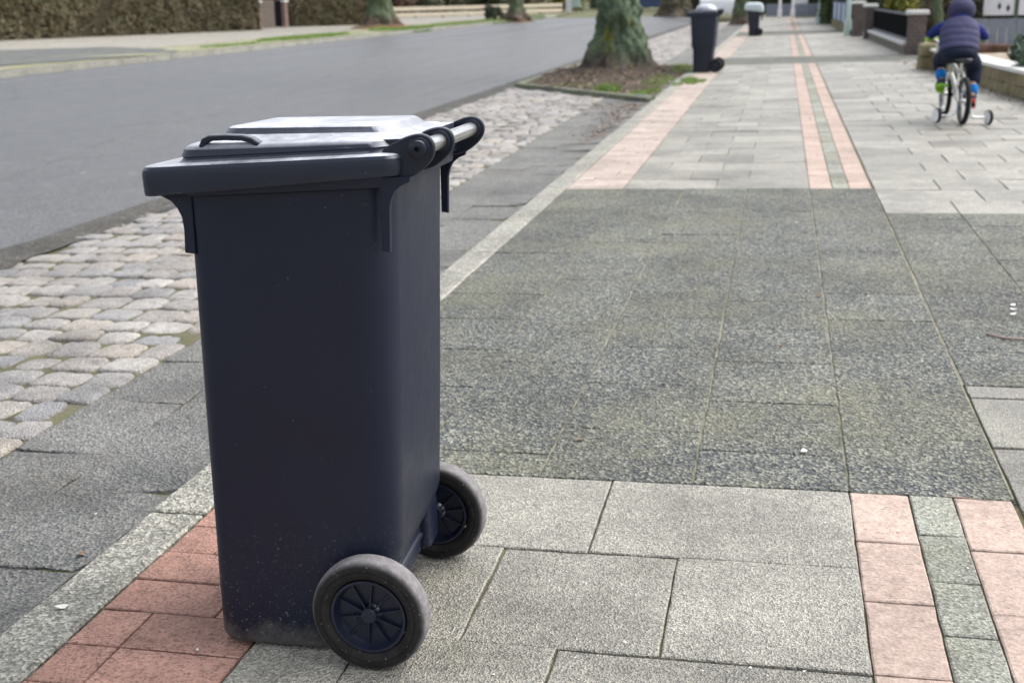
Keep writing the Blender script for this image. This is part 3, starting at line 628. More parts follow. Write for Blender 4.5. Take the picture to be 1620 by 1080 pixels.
def main_bin():
    root = empty('wheelie_bin', (-.757, 1.975, Z(-.75) + .001), rz=R(2.6))
    # body
    b = MB()
    S = [(.000, -.178, .035, .172, .042), (.006, -.190, .050, .181, .046), (.020, -.195, .060, .186, .048), (.13, -.194, .120, .188, .048), (.165, -.193, .140, .189, .048), (.20, -.192, .150, .190, .048),
         (.45, -.187, .158, .197, .05), (.70, -.181, .164, .203, .052), (.83, -.178, .168, .207, .054), (.855, -.178, .169, .208, .054)]
    rg = []
    for i, (z, xf, xb, hw_, r) in enumerate(S): rg.append(rrect2(xf, xb - .006, -hw_, hw_, .034, r + .008, z, 8))
    b.rings(rg, True, False); body = b.build('body', m_body, root, smooth=50)
    # rim collar with front comb lip
    sh = lambda x, y: .055 * (x + .25)
    b = MB()
    RR = [(.001, .815), (.006, .809), (.011, .811), (.013, .82), (.013, .842)]
    b.rings([rrect(-.178 - o - .0, .170 + o, -.208 - o, .208 + o, .055, z, 8, sh) for o, z in RR] , False, False)
    b.rings([rrect(-.232, -.16, -.205, .205, .02, z, 5) for z in (.817, .829, .843)], True, True)
    b.build('rim', m_body, root, smooth=40)
    # corner gussets
    fr = [(-.228, .842), (-.236, .802), (-.212, .798), (-.196, .790), (-.186, .778), (-.180, .764), (-.178, .744), (-.180, .706), (-.162, .704), (-.160, .80), (-.160, .84)]
    rr_ = [(.150, .835), (.150, .718), (.163, .716), (.165, .785), (.168, .800), (.174, .812), (.184, .821), (.198, .827), (.2, .835)]
    fr = [(x - .006, z + .015) for x, z in fr]; rr_ = [(x, z + .015) for x, z in rr_]
    for y0 in (-.214, .202):
        y1 = y0 + (.013 if y0 < 0 else -.013); b = MB(); b.plate(fr, y1, y1 + .012); b.build('gusset', m_body, root, smooth=25)
        b = MB(); b.plate(rr_, y0, y0 + .012); b.build('gusset', m_body, root, smooth=25)
    # hinge brackets and bar
    br = [(.150, .872), (.170, .885), (.195, .8965), (.212, .9005), (.224, .899), (.233, .893), (.2375, .884), (.238, .874), (.235, .864), (.227, .853), (.213, .841), (.198, .832), (.17, .826), (.150, .83)]
    br = [(x, z + .015) for x, z in br]
    # smooth the outline
    def smooth_closed(P, it=1, keep=()):
        for _ in range(it):
            Q = []
            for k in range(len(P)):
                a, c = P[k], P[(k + 1) % len(P)]; Q += [(a[0] * .75 + c[0] * .25, a[1] * .75 + c[1] * .25), (a[0] * .25 + c[0] * .75, a[1] * .25 + c[1] * .75)]
            P = Q
        return P
    brs = smooth_closed(br, 2)
    for i, y0 in ((0, -.207), (1, -.068), (3, .192)):
        b = MB(); b.plate(brs, y0, y0 + .010, .002); k = b.build('hinge_bracket', m_grip, root, smooth=30)
        cx_, cz = .214, .892
        b2 = MB()
        for s, yy in ((-1, y0), (1, y0 + .010)):
            b2.lathe([(.0175, yy), (.0175, yy + s * .002), (.0150, yy + s * .0035), (.0135, yy + s * .0035)], c=(cx_, 0, cz), n=28)
        if i in (0, 3):
            s = -1 if i == 0 else 1; yy = y0 if i == 0 else y0 + .010
            b2.lathe([(.0135, yy + s * .0035), (.013, yy + s * .012), (.010, yy + s * .014), (.0045, yy + s * .014), (.0045, yy + s * .004), (.0001, yy + s * .004)], c=(cx_, 0, cz), n=28)
        b2.build('boss', m_grip, k, smooth=40)
    b = MB(); b.lathe([(.0001, -.2), (.0125, -.2), (.0125, .198), (.0001, .198)], c=(.214, 0, .892), n=32); b.build('handle_bar', m_steel, root, smooth=40)
    b = MB(); b.bbox(.150, .165, -.20, .2, .851, .873, .003); b.build('rear_rail', m_body, root)
    # lid
    b = MB()
    def fl(x, y):
        return sh(x, y) - .014 * (1 - lerp(x, [-.17, -.11], [0, 1]))
    r0 = lambda e, z, zf, x0=-.243, x1=.186, hw_=.228, r=.028: rrect(x0 + e, x1 - e, -hw_ + e, hw_ - e, r, z, 8, zf)
    dome = lambda x, y: sh(x, y) - .25 * ((y) ** 2) * .9
    s3 = lambda x, y: .033 * (x + .25); s2 = lambda x, y: .02 * (x + .25); s4 = lambda x, y: .015 * (x + .25)
    L = [r0(.007, .838, sh), r0(.005, .830, fl), r0(.001, .8285, fl), r0(0, .832, fl), r0(-.001, .846, sh), r0(.0, .855, sh), r0(.003, .860, sh), r0(.008, .862, sh),
         rrect(-0.188, .170, -.214, .214, .035, .8635, 8, sh), rrect(-0.184, .168, -.211, .211, .034, .867, 8, sh), rrect(-0.182, .166, -.210, .210, .034, .8705, 8, sh), rrect(-0.184, .168, -.2115, .2115, .034, .8725, 8, sh),
         rrect(-0.180, .165, -.209, .209, .034, .885, 8, s3), rrect(-0.176, .162, -.205, .205, .032, .8895, 8, s3), rrect(-0.170, .158, -.199, .199, .030, .8925, 8, s3),
         rrect(-.145, .150, -.135, .135, .025, .9015, 8, s2), rrect(-.140, .146, -.130, .130, .024, .9035, 8, s2),
         rrect(-.134, .137, -.123, .123, .024, .9140, 8, s4), rrect(-.130, .132, -.118, .118, .022, .9162, 8, s4), rrect(-.112, .114, -.104, .104, .02, .9168, 8, s4), rrect(-.05, .05, -.05, .05, .02, .9178, 8, s4)]
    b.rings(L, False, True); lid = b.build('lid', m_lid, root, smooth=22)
    b = MB()        # flat hinge flange joining lid and brackets
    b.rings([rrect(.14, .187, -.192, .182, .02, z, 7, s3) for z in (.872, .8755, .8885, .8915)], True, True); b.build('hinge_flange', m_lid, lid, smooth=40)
    for s in (-1, 1):                         # grips at the two front corners
        b = MB(); pth = [(-.138, .880), (-.140, .892), (-.136, .9000), (-.126, .9045), (-.10, .9055), (-.072, .9045), (-.058, .901), (-.046, .893)]
        rg = []
        for i, (x, z) in enumerate(pth):
            xa, za = pth[max(0, i - 1)]; xb_, zb = pth[min(len(pth) - 1, i + 1)]; t = Vector((xb_ - xa, zb - za)).normalized(); nx_, nz_ = -t.y, t.x
            w2, t2 = .010, .0046; yc = s * .196
            rg.append([(x + nx_ * t2 * q[1], yc + w2 * q[0], z + s4(x, 0) + nz_ * t2 * q[1]) for q in ((-1, -.6), (-.8, -1), (.8, -1), (1, -.6), (1, .6), (.8, 1), (-.8, 1), (-1, .6))])
        b.rings(rg); b.build('grip', m_grip, lid, smooth=40)
    # axle and wheels
    b = MB(); b.lathe([(.0001, -.215), (.009, -.215), (.009, .215), (.0001, .215)], c=(.108, 0, .1025), n=16); b.build('axle', m_rim, root)
    for s in (-1, 1):
        b = MB(); b.rings([rrect(.045, .130, min(s * .10, s * .180), max(s * .10, s * .180), .012, z, 4) for z in (.075, .08, .14, .155)], True, True)
        b.build('axle_housing', m_body, root, smooth=40)
    b = MB(); b.rings([rrect(.04, .112, -.17, .17, .012, z, 4) for z in (.07, .08, .13, .14)], True, True); b.build('axle_channel', m_body, root, smooth=40)
    wheel(root, -.240, -.192, .103, -1, .103, .1025, m_rub, m_rim).rotation_euler = (0, 0, R(-3))
    wheel(root, .192, .240, .103, 1, .118, .1025, m_rub, m_rim).rotation_euler = (0, R(40), R(-2))
    def sag(o, oz=0):                      # the upper part leans a little away from the road edge
        if o.type == 'MESH':
            for v in o.data.vertices: v.co.z -= .030 * (v.co.y + .21) * max(0, v.co.z) / .9
        elif o.name.startswith('wheel'): return
        for c in o.children: sag(c)
    for c in root.children: sag(c)
    return tag(root, 'dark navy wheelie bin with dusty lid and two spoked wheels in the foreground', 'bin')
main_bin()

# ---------------------------------------------------------------- scene parts further away are appended below
# ---------------------------------------------------------------- the two bins further along the kerb
m_fbody = plastic("haze_lightened_navy_plastic", (.016, .021, .036), .42, scr=.1)  # navy lightened for the far bins, haze painted into the colour
def far_bin(loc, S, lid_rings, label, mlid, handle, wheel_x, wr=.1, ledge=None, extra=None, rz=0):
    root = empty('wheelie_bin', loc, rz=rz); b = MB()
    b.rings([rrect(xf, xb, -hw_, hw_, .04, z, 5) for z, xf, xb, hw_ in S], True, True); b.build('body', m_fbody, root, smooth=35)
    b = MB(); b.rings([rrect(x0, x1, -hw_, hw_, r, z, 6, (lambda q: (lambda x, y: q * (x - .0)))(sl)) for z, x0, x1, hw_, r, sl in lid_rings], True, True); lid = b.build('lid', mlid, root, smooth=35)
    for y0 in (-.20, -.06, .05, .19): b = MB(); b.plate(handle, y0, y0 + .014, .002); b.build('handle_bracket', m_grip, root, smooth=30)
    b = MB(); b.lathe([(.0001, -.23), (.01, -.23), (.01, .23), (.0001, .23)], c=(wheel_x, 0, wr), n=12); b.build('axle', m_rim, root)
    for s in (-1, 1):
        wo = wheel(root, min(s * .225, s * .275), max(s * .225, s * .275), wr, s, wheel_x, wr + .001, m_rub, m_rim, scale_n=32)
    if extra: extra(root, lid)
    return tag(root, label, 'bin')
m_dome = plastic("shiny_grey_lid", (.40, .42, .46), .16, dust_sheen=.3, scr=.2)  # pale grey glossy plastic for the dome
def dome(root, lid):
    b = MB(); rg = []
    for i in range(7):
        t = i / 6; q = math.cos(t * 1.45); rg.append([(.02 + .155 * q * math.cos(a) * (1 + .06 * math.sin(3 * a + 1)), .17 * q * math.sin(a) * (1 + .05 * math.sin(4 * a)), .885 + .085 * math.sin(t * 1.5) + .006 * math.sin(5 * a) * q) for a in [6.283 * k / 26 for k in range(26)]])
    b.rings(rg, False, True); b.build('lid_dome', m_dome, lid, smooth=60)
far_bin((-1.13, 18.55, Z(-1.13) + .003),
        [(0, -.115, .12, .19), (.01, -.125, .13, .2), (.345, -.135, .165, .21), (.355, -.15, .172, .215), (.375, -.155, .178, .218), (.74, -.175, .20, .235), (.86, -.18, .205, .24)],
        [(.80, -.20, .215, .245, .03, .03), (.795, -.215, .215, .25, .03, .05), (.83, -.245, .22, .255, .03, .05), (.855, -.24, .215, .25, .03, .05), (.878, -.20, .20, .22, .04, .04), (.886, -.12, .12, .14, .05, 0)],
        'tall dark wheelie bin with a bright domed lid standing past the gnarled tree', m_fbody, [(.18, .80), (.18, .875), (.24, .895), (.268, .885), (.272, .86), (.25, .82), (.21, .79)], .205, .098, extra=dome, rz=R(-2))
m_plid = plastic("pale_lid_plastic", (.52, .60, .62), .35, dust_sheen=.5, scr=.0)
far_bin((-.75, 34.1, Z(-.75) + .003),
        [(0, -.115, .125, .19), (.01, -.12, .13, .2), (.4, -.15, .15, .22), (.76, -.18, .175, .24), (.78, -.2, .19, .25)],
        [(.64, -.245, .235, .26, .04, -.12), (.655, -.255, .25, .27, .04, -.12), (.76, -.255, .24, .268, .05, -.05), (.825, -.235, .20, .25, .06, 0), (.85, -.18, .14, .2, .06, 0), (.857, -.08, .05, .1, .04, 0)],
        'farthest wheelie bin, with a pale rounded lid, at the crossing by the slim tree', m_plid, [(.15, .78), (.22, .72), (.235, .56), (.225, .40), (.19, .38), (.20, .52), (.19, .64), (.15, .70)], .15, .095)

# ---------------------------------------------------------------- walls, pillars and fences on the right
def brick_face(name, c1, c2, mort, sx=4.2):
    s = N(name, .9, .2)
    br = s.node("TexBrick"); br.inputs['Color1'].default_value = (*c1, 1); br.inputs['Color2'].default_value = (*c2, 1); br.inputs['Mortar'].default_value = (*mort, 1)
    br.inputs['Scale'].default_value = sx; br.inputs['Mortar Size'].default_value = .03
    sp = s.node("SeparateXYZ", Vector=s.co).outputs; cx_ = s.math('ADD', sp[0], sp[1]); cv = s.node("CombineXYZ"); s.t.links.new(cx_, cv.inputs[0]); s.t.links.new(sp[2], cv.inputs[1])
    s.t.links.new(cv.outputs[0], br.inputs['Vector']); c = s.mix(1., br.outputs['Color'], s.ramp(s.noise(7, 5, .7), [(.3, .75), (.7, 1.2)]), 'MULTIPLY'); s.col(c); s.bump(br.outputs['Fac'], -.5, .01); return s.m
m_pbrick = brick_face("dark_brown_brick", (.13, .095, .085), (.10, .08, .075), (.17, .15, .14))
m_rbrick = brick_face("red_brown_brick", (.21, .115, .085), (.15, .095, .08), (.26, .22, .19))
m_cap = plain("pale_cap_stone", (.62, .61, .59), .85, .3, bump=.4)
m_render = plain("grey_brown_render", (.19, .165, .15), .9, .2, var=.2, bump=.4, alt=(.14, .14, .10))
m_yst = plain("mossy_sandstone", (.24, .20, .125), .9, .2, var=.35, vscale=5, bump=1., bscale=12, alt=(.15, .15, .07))
m_black = plain("black_fence_metal", (.004, .004, .006), .9, .03)
m_white = plain("white_paint", (.78, .78, .80), .6, .4, var=.05)
m_blue = plain("pale_blue_grey_panel", (.40, .47, .60), .6, .3, var=.08)
m_slate = plain("grey_fence_wood", (.20, .225, .27), .8, .3, var=.15)
m_gpole = plain("pale_green_pole", (.42, .54, .50), .5, .5, var=.08)
m_dgrey = plain("dark_grey_metal", (.07, .085, .11), .5, .4)
def pillar(x, y, w_, h, label, mat=m_pbrick, cap=.04, group='brick gate pillars', d=None, z=None):
    z = Z(x) - .02 if z is None else z; d = d or w_; root = empty('brick_pillar', (x, y, z)); b = MB(); b.bbox(-w_ / 2, w_ / 2, -d / 2, d / 2, 0, h, .006); b.build('shaft', mat, root)
    b = MB(); b.rings([[(sx * (w_ / 2 + e), sy * (d / 2 + e), h + zz) for sx, sy in ((-1, -1), (1, -1), (1, 1), (-1, 1))] for e, zz in ((cap - .006, .001), (cap, .008), (cap, .05), (cap - .012, .062), (.02, .075))], True, True)
    b.build('cap', m_cap, root, smooth=20); return tag(root, label, 'pillar', group)
pillar(2.235, 22.15, .28, .68, 'square brown brick pillar with a pale cap at the near end of the black fence')
pillar(1.97, 29.85, .25, .72, 'brown brick pillar at the far end of the black fence')
pillar(1.80, 31.5, .25, .78, 'brown brick pillar beside the pale green pole')
def along(root_name, a, c, z=0):
    d = Vector((c[0] - a[0], c[1] - a[1])); return empty(root_name, (a[0], a[1], z), rz=math.atan2(d.y, d.x)), d.length
r_, L = along('garden_wall', (2.17, 22.31), (2.05, 29.72), Z(2.1) - .03)
b = MB(); b.bbox(0, L, -.08, .10, 0, .17, .006); b.build('wall', m_render, r_)
b = MB()
for k in range(15): b.bbox(k * L / 15 + .004, (k + 1) * L / 15 - .004, -.12, .13, .171, .225, .008)
b.build('coping', m_cap, r_); tag(r_, 'low grey wall with pale coping beneath the black fence', 'wall')
r_, L = along('black_fence', (2.17, 22.31), (2.05, 29.72), Z(2.1) - .03)
b = MB(); k = .03
while k < L - .02: b.box(k, k + .024, -.012, .012, .28, .66); k += .030
b.build('bars', m_black, r_, smooth=0); b = MB(); b.bbox(.0, L, -.02, .02, .661, .70, .004); b.bbox(0, L, -.02, .02, .235, .28, .004); b.build('rail', m_dgrey, r_)
tag(r_, 'low black metal railing with close upright bars on the low wall', 'fence')
# pale blue panel fence with a footing wall
r_, L = along('panel_fence', (1.68, 34.6), (1.60, 41.2), Z(1.6) - .02)
b = MB(); b.bbox(0, L, -.06, .06, 0, .24, .006); b.build('footing', m_yst, r_)
for k in range(3): b = MB(); b.bbox(k * L / 3 + .06, (k + 1) * L / 3 - .06, -.02, .02, .26, .76, .005); b.build('panel', m_blue, r_)
for k in range(4): b = MB(); b.bbox(k * L / 3 - .05, k * L / 3 + .05, -.05, .05, .241, .84, .005); b.build('post', m_dgrey, r_)
tag(r_, 'pale blue panel fence between dark posts behind the green pole', 'fence')
def pole(x, y, r, h, mat, label, head=True, dark=0):
    root = empty('lamp_post', (x, y, Z(x))); b = MB(); b.lathe([(.0001, 0), (r * 1.5, 0), (r * 1.45, .35), (r, .42), (r * .7, h), (.0001, h)], 'Z', n=20); b.build('pole', mat, root, smooth=40)
    if dark: b = MB(); b.bbox(.0, .16, -.08, .08, 0, .13, .01); b.build('base_box', m_dgrey, root)
    if head: b = MB(); b.tube([(0, 0, h - .1), (-.1, 0, h + .25), (-.5, 0, h + .4), (-.9, 0, h + .42)], .03, 8); b.build('arm', mat, root, smooth=40); b = MB(); b.bbox(-1.35, -.85, -.11, .11, h + .36, h + .46, .03); b.build('lamp_head', m_dgrey, root)
    return tag(root, label, 'street lamp')
pole(1.60, 32.2, .062, 4.6, m_gpole, 'pale green lamp post next to the brown brick pillars', dark=1)
pole(1.24, 44.6, .05, 4.2, m_gpole, 'pale lamp post in front of the tall clipped hedge')
pole(-.14, 56.2, .06, 4.5, m_white, 'left one of the two white posts at the end fence', head=False)
pole(.42, 56.2, .06, 4.5, m_white, 'right one of the two white posts at the end fence', head=False)
r_, L = along('end_fence', (-.75, 57.2), (2.4, 56.4), .02)
b = MB(); k = 0
while k < L: b.box(k, k + .13, -.012, .012, .04, .58); k += .14
b.build('boards', m_slate, r_, smooth=0); b = MB(); b.bbox(0, L, .013, .05, .15, .20, .004); b.bbox(0, L, .013, .05, .44, .49, .004); b.build('rail', m_dgrey, r_)
tag(r_, 'low blue grey board fence across the end of the pavement', 'fence')
b = MB(); b.bbox(-.35, .35, -.25, .25, 0, 1.25, .03); r_ = empty('utility_cabinet', (.75, 59.5, .03)); b.build('housing', m_white, r_); b = MB(); b.bbox(-.30, .30, -.262, -.252, .1, 1.1, .003); b.build('door', m_white, r_)
tag(r_, 'white utility cabinet behind the end fence', 'cabinet')
m_greenhedge = leaf_mat("clipped_green_leaf", [(.05, .075, .02), (.08, .115, .035), (.04, .055, .018), (.11, .14, .06)])
hedge((1.75, 43.6), (1.62, 47.4), .75, 2.0, 9000, m_greenhedge, 'tall clipped green hedge beside the far end of the pavement', leaf=.06)
m_yel = leaf_mat("yellow_green_leaf", [(.10, .12, .015), (.20, .20, .02), (.06, .085, .02), (.32, .29, .03), (.04, .06, .018)])
shrub((2.75, 27.3, .05), .62, 2.4, 1.35, 9000, m_yel, 'yellow green leafy shrub behind the black fence', .045)
m_con = leaf_mat("dark_conifer", [(.045, .07, .045), (.07, .11, .065), (.055, .085, .065), (.13, .175, .11), (.10, .135, .10)])
shrub((3.35, 14.9, .12), 1.05, 1.9, .66, 22000, m_con, 'spreading dark green conifer behind the low stone wall', .03, el=3.2, cat='conifer', name='conifer_shrub')
m_drk = leaf_mat("dark_evergreen", [(.02, .03, .014), (.035, .05, .02), (.05, .065, .03), (.03, .035, .02)])
shrub((3.1, 31.5, .05), .8, 2.2, 1.5, 6000, m_drk, 'dark evergreen shrub behind the two far brick pillars', .06)
shrub((3.2, 23.6, .05), .24, .3, 1.6, 4000, m_drk, 'dark evergreen shrub left of the white panels', .05)
m_tan = leaf_mat("tan_winter_twig", [(.20, .17, .11), (.14, .13, .08), (.28, .25, .17), (.10, .10, .06)])
shrub((2.75, 23.4, .05), .42, .6, 1.5, 4500, m_tan, 'tangled tan winter shrub behind the capped pillar', .03, el=4)
r_ = empty('garden_tree', (2.62, 22.6, .05)); b = MB(); b.tube([(0, 0, -.1), (.02, 0, .4), (-.05, .03, 1.1), (.05, 0, 2.2), (.0, .1, 3.4)], [.11, .09, .08, .06, .03], 12); b.build('trunk', m_bark2, r_, smooth=50)
b = MB()
for k in range(16):
    a = k * 2.4; z0 = .7 + k * .16; b.tube([(0, 0, z0), (.35 * math.cos(a), .35 * math.sin(a), z0 + .35), (.6 * math.cos(a + .3), .6 * math.sin(a + .3), z0 + .95)], [.03, .018, .005], 6)
b.build('crown', m_bark_d, r_); tag(r_, 'thin bare garden tree behind the capped pillar', 'tree')
# mossy stone wall with block pillar
WP = [(2.03, 17.9), (2.14, 16.2), (2.26, 14.2), (2.40, 12.4), (2.62, 10.4), (2.75, 8.4), (2.78, 6), (2.78, 3), (2.78, -2)]
r_ = empty('stone_wall', (0, 0, 0))
def strip(b, pts, off0, off1, z0, z1, nsub=6, jag=.0):
    P = []
    for k in range(len(pts) - 1):
        for i in range(nsub): t = i / nsub; P.append(Vector((pts[k][0] * (1 - t) + pts[k + 1][0] * t, pts[k][1] * (1 - t) + pts[k + 1][1] * t)))
    P.append(Vector(pts[-1])); rg = []
    for i, p in enumerate(P):
        d = (P[min(i + 1, len(P) - 1)] - P[max(0, i - 1)]).normalized(); n_ = Vector((-d.y, d.x)); w0 = jag * fbm((i * .7, 1, z0)); w1 = jag * fbm((i * .7, 5, z1))
        rg.append([(p.x + n_.x * (off0 + w0), p.y + n_.y * (off0 + w0), z0), (p.x + n_.x * off1, p.y + n_.y * off1, z0), (p.x + n_.x * off1, p.y + n_.y * off1, z1 + w1 * .4), (p.x + n_.x * (off0 + w1), p.y + n_.y * (off0 + w1), z1 + w1 * .4)])
    b.rings(rg)
b = MB(); strip(b, WP, 0, .26, -.02, .155, 8, .02); strip(b, WP, .008, .26, .158, .285, 8, .02); b.build('stones', m_yst, r_, smooth=30)
b = MB(); strip(b, WP, -.03, .29, .288, .325, 6, .006); b.build('coping', m_cap, r_, smooth=30)
tag(r_, 'low mossy sandstone garden wall with pale coping beside the cyclist', 'wall')
r_ = empty('stone_pillar', (2.02, 18.1, .0)); b = MB(); b.bbox(-.14, .14, -.2, .2, 0, .2, .02); b.bbox(-.135, .138, -.198, .196, .203, .385, .02); b.build('blocks', m_yst, r_)
tag(r_, 'short yellow sandstone block pillar left of the cyclist', 'pillar')
b = MB(); b.tube([(2.15, 16.35, .40), (2.42, 16.2, .395), (2.72, 16.1, .40)], [.055, .06, .052], 14); o = b.build('log', plain("log_bark", (.13, .075, .05), .9, .2, var=.4, vscale=14, bump=1), smooth=50)
tag(o, 'short brown log lying on the stone wall', 'log')
gw = [(2.6, 60), (2.6, 31), (2.35, 22.4), (2.25, 18.2)] + [(x + .2, y) for x, y in WP]
b = MB(); b.rings([[(x, y, .16) for x, y in gw], [(x + 2, y, .18) for x, y in gw], [(x + 8, y, .17) for x, y in gw], [(x + 60, y, .15) for x, y in gw]], False, False, closed=False)
tag(b.build("garden_soil", soil_mat("pale_garden_soil", (.30, .25, .18), (.42, .37, .29), (.22, .17, .12), 1.5), smooth=0), kind='structure')
# white panels with diamond marks
r_ = empty('panel_board', (0, 0, 0))
for x0, x1 in ((3.56, 4.09), (4.16, 4.9)): b = MB(); b.bbox(x0, x1, 24.0, 24.03, .64, 1.75, .004); p_ = b.build('panel', m_white, r_)
for x, z in ((3.83, .80), (3.98, .765)):
    b = MB(); b.plate([(x - .032, z), (x, z - .07), (x + .032, z), (x, z + .07)], 23.994, 23.999, .0005); b.build('diamond', m_black, r_, smooth=0)
b = MB(); b.bbox(4.095, 4.155, 23.98, 24.05, .05, 1.9, .005); b.build('post', plain("green_post", (.06, .10, .06), .6), r_); tag(r_, 'white panels with dark diamond marks on a green post', 'board')
r_, L = along('grey_fence', (3.2, 22.8), (7.5, 22.8), .05); b = MB(); k = 0
while k < L: b.box(k, k + .14, -.012, .012, .0, .56); k += .15
b.build('boards', m_slate, r_, smooth=0); b = MB(); b.bbox(0, L, .014, .05, .42, .47, .004); b.build('rail', m_dgrey, r_); tag(r_, 'grey board fence below the white panels', 'fence')

# ---------------------------------------------------------------- far side: hedges, gate, rail fence, shrubs
hedge((-24.6, 28.0), (-18.95, 42.2), 1.1, 2.1, 42000, m_hedge, 'long brown green clipped hedge across the road, left of the gate', leaf=.055)
hedge((-19.35, 46.9), (-17.0, 49.3), 1.0, 2.0, 11000, m_hedge, 'shorter brown clipped hedge across the road between the gate and the mound tree', leaf=.06)
pillar(-19.0, 43.0, .30, .93, 'red brown brick pillar left of the grey gate across the road', m_rbrick, group='gate pillars across the road', z=.08)
pillar(-19.15, 45.9, .30, .93, 'red brown brick pillar right of the grey gate across the road', m_rbrick, group='gate pillars across the road', z=.08)
r_ = empty('garden_gate', (-18.97, 43.2, .1), rz=R(93)); b = MB(); k = .0
m_gate = plain("brown_grey_gate_wood", (.12, .10, .085), .85, .2, var=.2)
while k < 1.55: b.box(k, k + .12, -.015, .015, 0, 1.0); k += .125
b.build('boards', m_gate, r_, smooth=0); b = MB(); b.bbox(1.64, 2.4, -.02, .02, 0, .98, .01); b.build('dark_gap_fill', m_black, r_)  # black panel stands for the dark gap beside the gate boards
b = MB(); b.bbox(1.30, 1.42, .016, .022, .55, .70, .002); b.build('plate', m_white, r_); tag(r_, 'brown grey board gate with a small white plate between brick pillars', 'gate')
b = MB(); r_ = empty('gate_post', (-23.35, 33.6, .1)); b.bbox(-.09, .09, -.09, .09, .30, 2.2, .008); b.build('post', plain("dark_red_paint", (.07, .016, .014), .6), r_); b = MB(); b.bbox(-.11, .11, -.11, .11, 0, .299, .01); b.build('base', m_white, r_)
tag(r_, 'dark red post with a white foot in front of the long hedge', 'post')
m_beam = plain("bleached_beam", (.52, .46, .36), .85, .2, var=.15)
r_, L = along('rail_fence', (-20.2, 57.6), (-12.9, 73.5), .1)
for z0 in (.06, .36): b = MB(); b.bbox(0, L, -.05, .05, z0, z0 + .19, .01); b.build('rail', m_beam, r_)
for k in range(9): b = MB(); b.bbox(k * L / 8.0 - .05, k * L / 8.0 + .05, .052, .14, 0, .6, .006); b.build('post', m_bark_d, r_)
tag(r_, 'low fence of two pale wooden beams across the road', 'fence')
shrub((-12.9, 55.6, .05), .5, .5, .75, 2500, m_drk, 'dark low bush beside the tree across the road', .04, stems=8)
m_redb = leaf_mat("red_brown_brush", [(.12, .06, .045), (.08, .05, .035), (.16, .09, .06), (.06, .05, .03)])
m_olive = leaf_mat("olive_shrub", [(.07, .075, .04), (.05, .055, .03), (.11, .11, .07), (.09, .08, .05)])
sp = [(-22.8, 62.5, 2.2, 2.6, m_olive, 'olive brown shrub behind the left end of the beam fence'), (-21.3, 66, 1.6, 2.8, m_redb, 'red brown winter shrub behind the beam fence'), (-19.8, 69.5, 2.0, 2.5, m_olive, 'olive shrub right of the red brown shrub behind the beam fence'),
      (-18.2, 74, 2.0, 2.8, m_drk, 'dark evergreen behind the middle of the beam fence'), (-16.4, 79, 2.2, 2.6, m_tan, 'tan winter shrub behind the far half of the beam fence'), (-14.8, 84.5, 1.8, 2.6, m_yel, 'yellow green shrub near the far end of the beam fence'),
      (-12.5, 99, 3.2, 3.2, m_drk, 'dark evergreen far behind the dark blue car'), (-7.0, 96, 3.0, 3.2, m_olive, 'olive shrub at the end of the road behind the gnarled tree'), (-24.5, 55.5, 1.9, 2.5, m_redb, 'red brown shrub behind the shorter hedge')]
for x, y, r, h, m, l in sp: shrub((x, y, .05), r, r, h, 3600, m, l, .11, group='shrubs behind the beam fence' if x < -14 else None)
hedge((-16, 108), (6, 100), 1.6, 3.2, 9000, m_drk, 'dark hedge closing the view at the far end of the road', leaf=.16)
hedge((-1.2, 66), (9, 63), 1.2, 2.6, 9000, m_drk, 'dark green hedge behind the end fence', leaf=.1)
hedge((-4.7, 70.5), (-1.4, 68), 1.4, 2.6, 5000, m_olive, 'olive brown hedge behind the white car', leaf=.1)
hedge((2.9, 60), (2.9, 36), 1.0, 2.2, 12000, m_drk, 'long dark hedge behind the pale blue panels', leaf=.09)
hedge((9, 30), (5.2, 50), 1.2, 2.6, 6000, m_drk, 'dark hedge at the back of the gardens on the right', leaf=.12)
r_ = empty('electrical_cabinet', (-16.25, 92, .1)); b = MB(); b.bbox(-.6, .6, -.4, .4, 0, 1.2, .03); b.build('housing', plain("green_cabinet_paint", (.09, .16, .11), .6), r_); b = MB(); b.bbox(-.5, .5, -.415, -.402, .1, 1.1, .004); b.build('door', plain("green_cabinet_door", (.08, .14, .10), .6), r_); tag(r_, 'green cabinet far across the road', 'cabinet')
r_ = empty('marker_post', (-13.6, 80.0, .05)); b = MB(); b.bbox(-.17, .17, -.1, .1, 0, 1.15, .02); b.build('post', m_white, r_); b = MB(); b.bbox(.171, .75, -.08, .08, .3, .95, .02); b.build('plate', m_gpole, r_); tag(r_, 'white post with a pale green plate left of the gnarled tree', 'post')

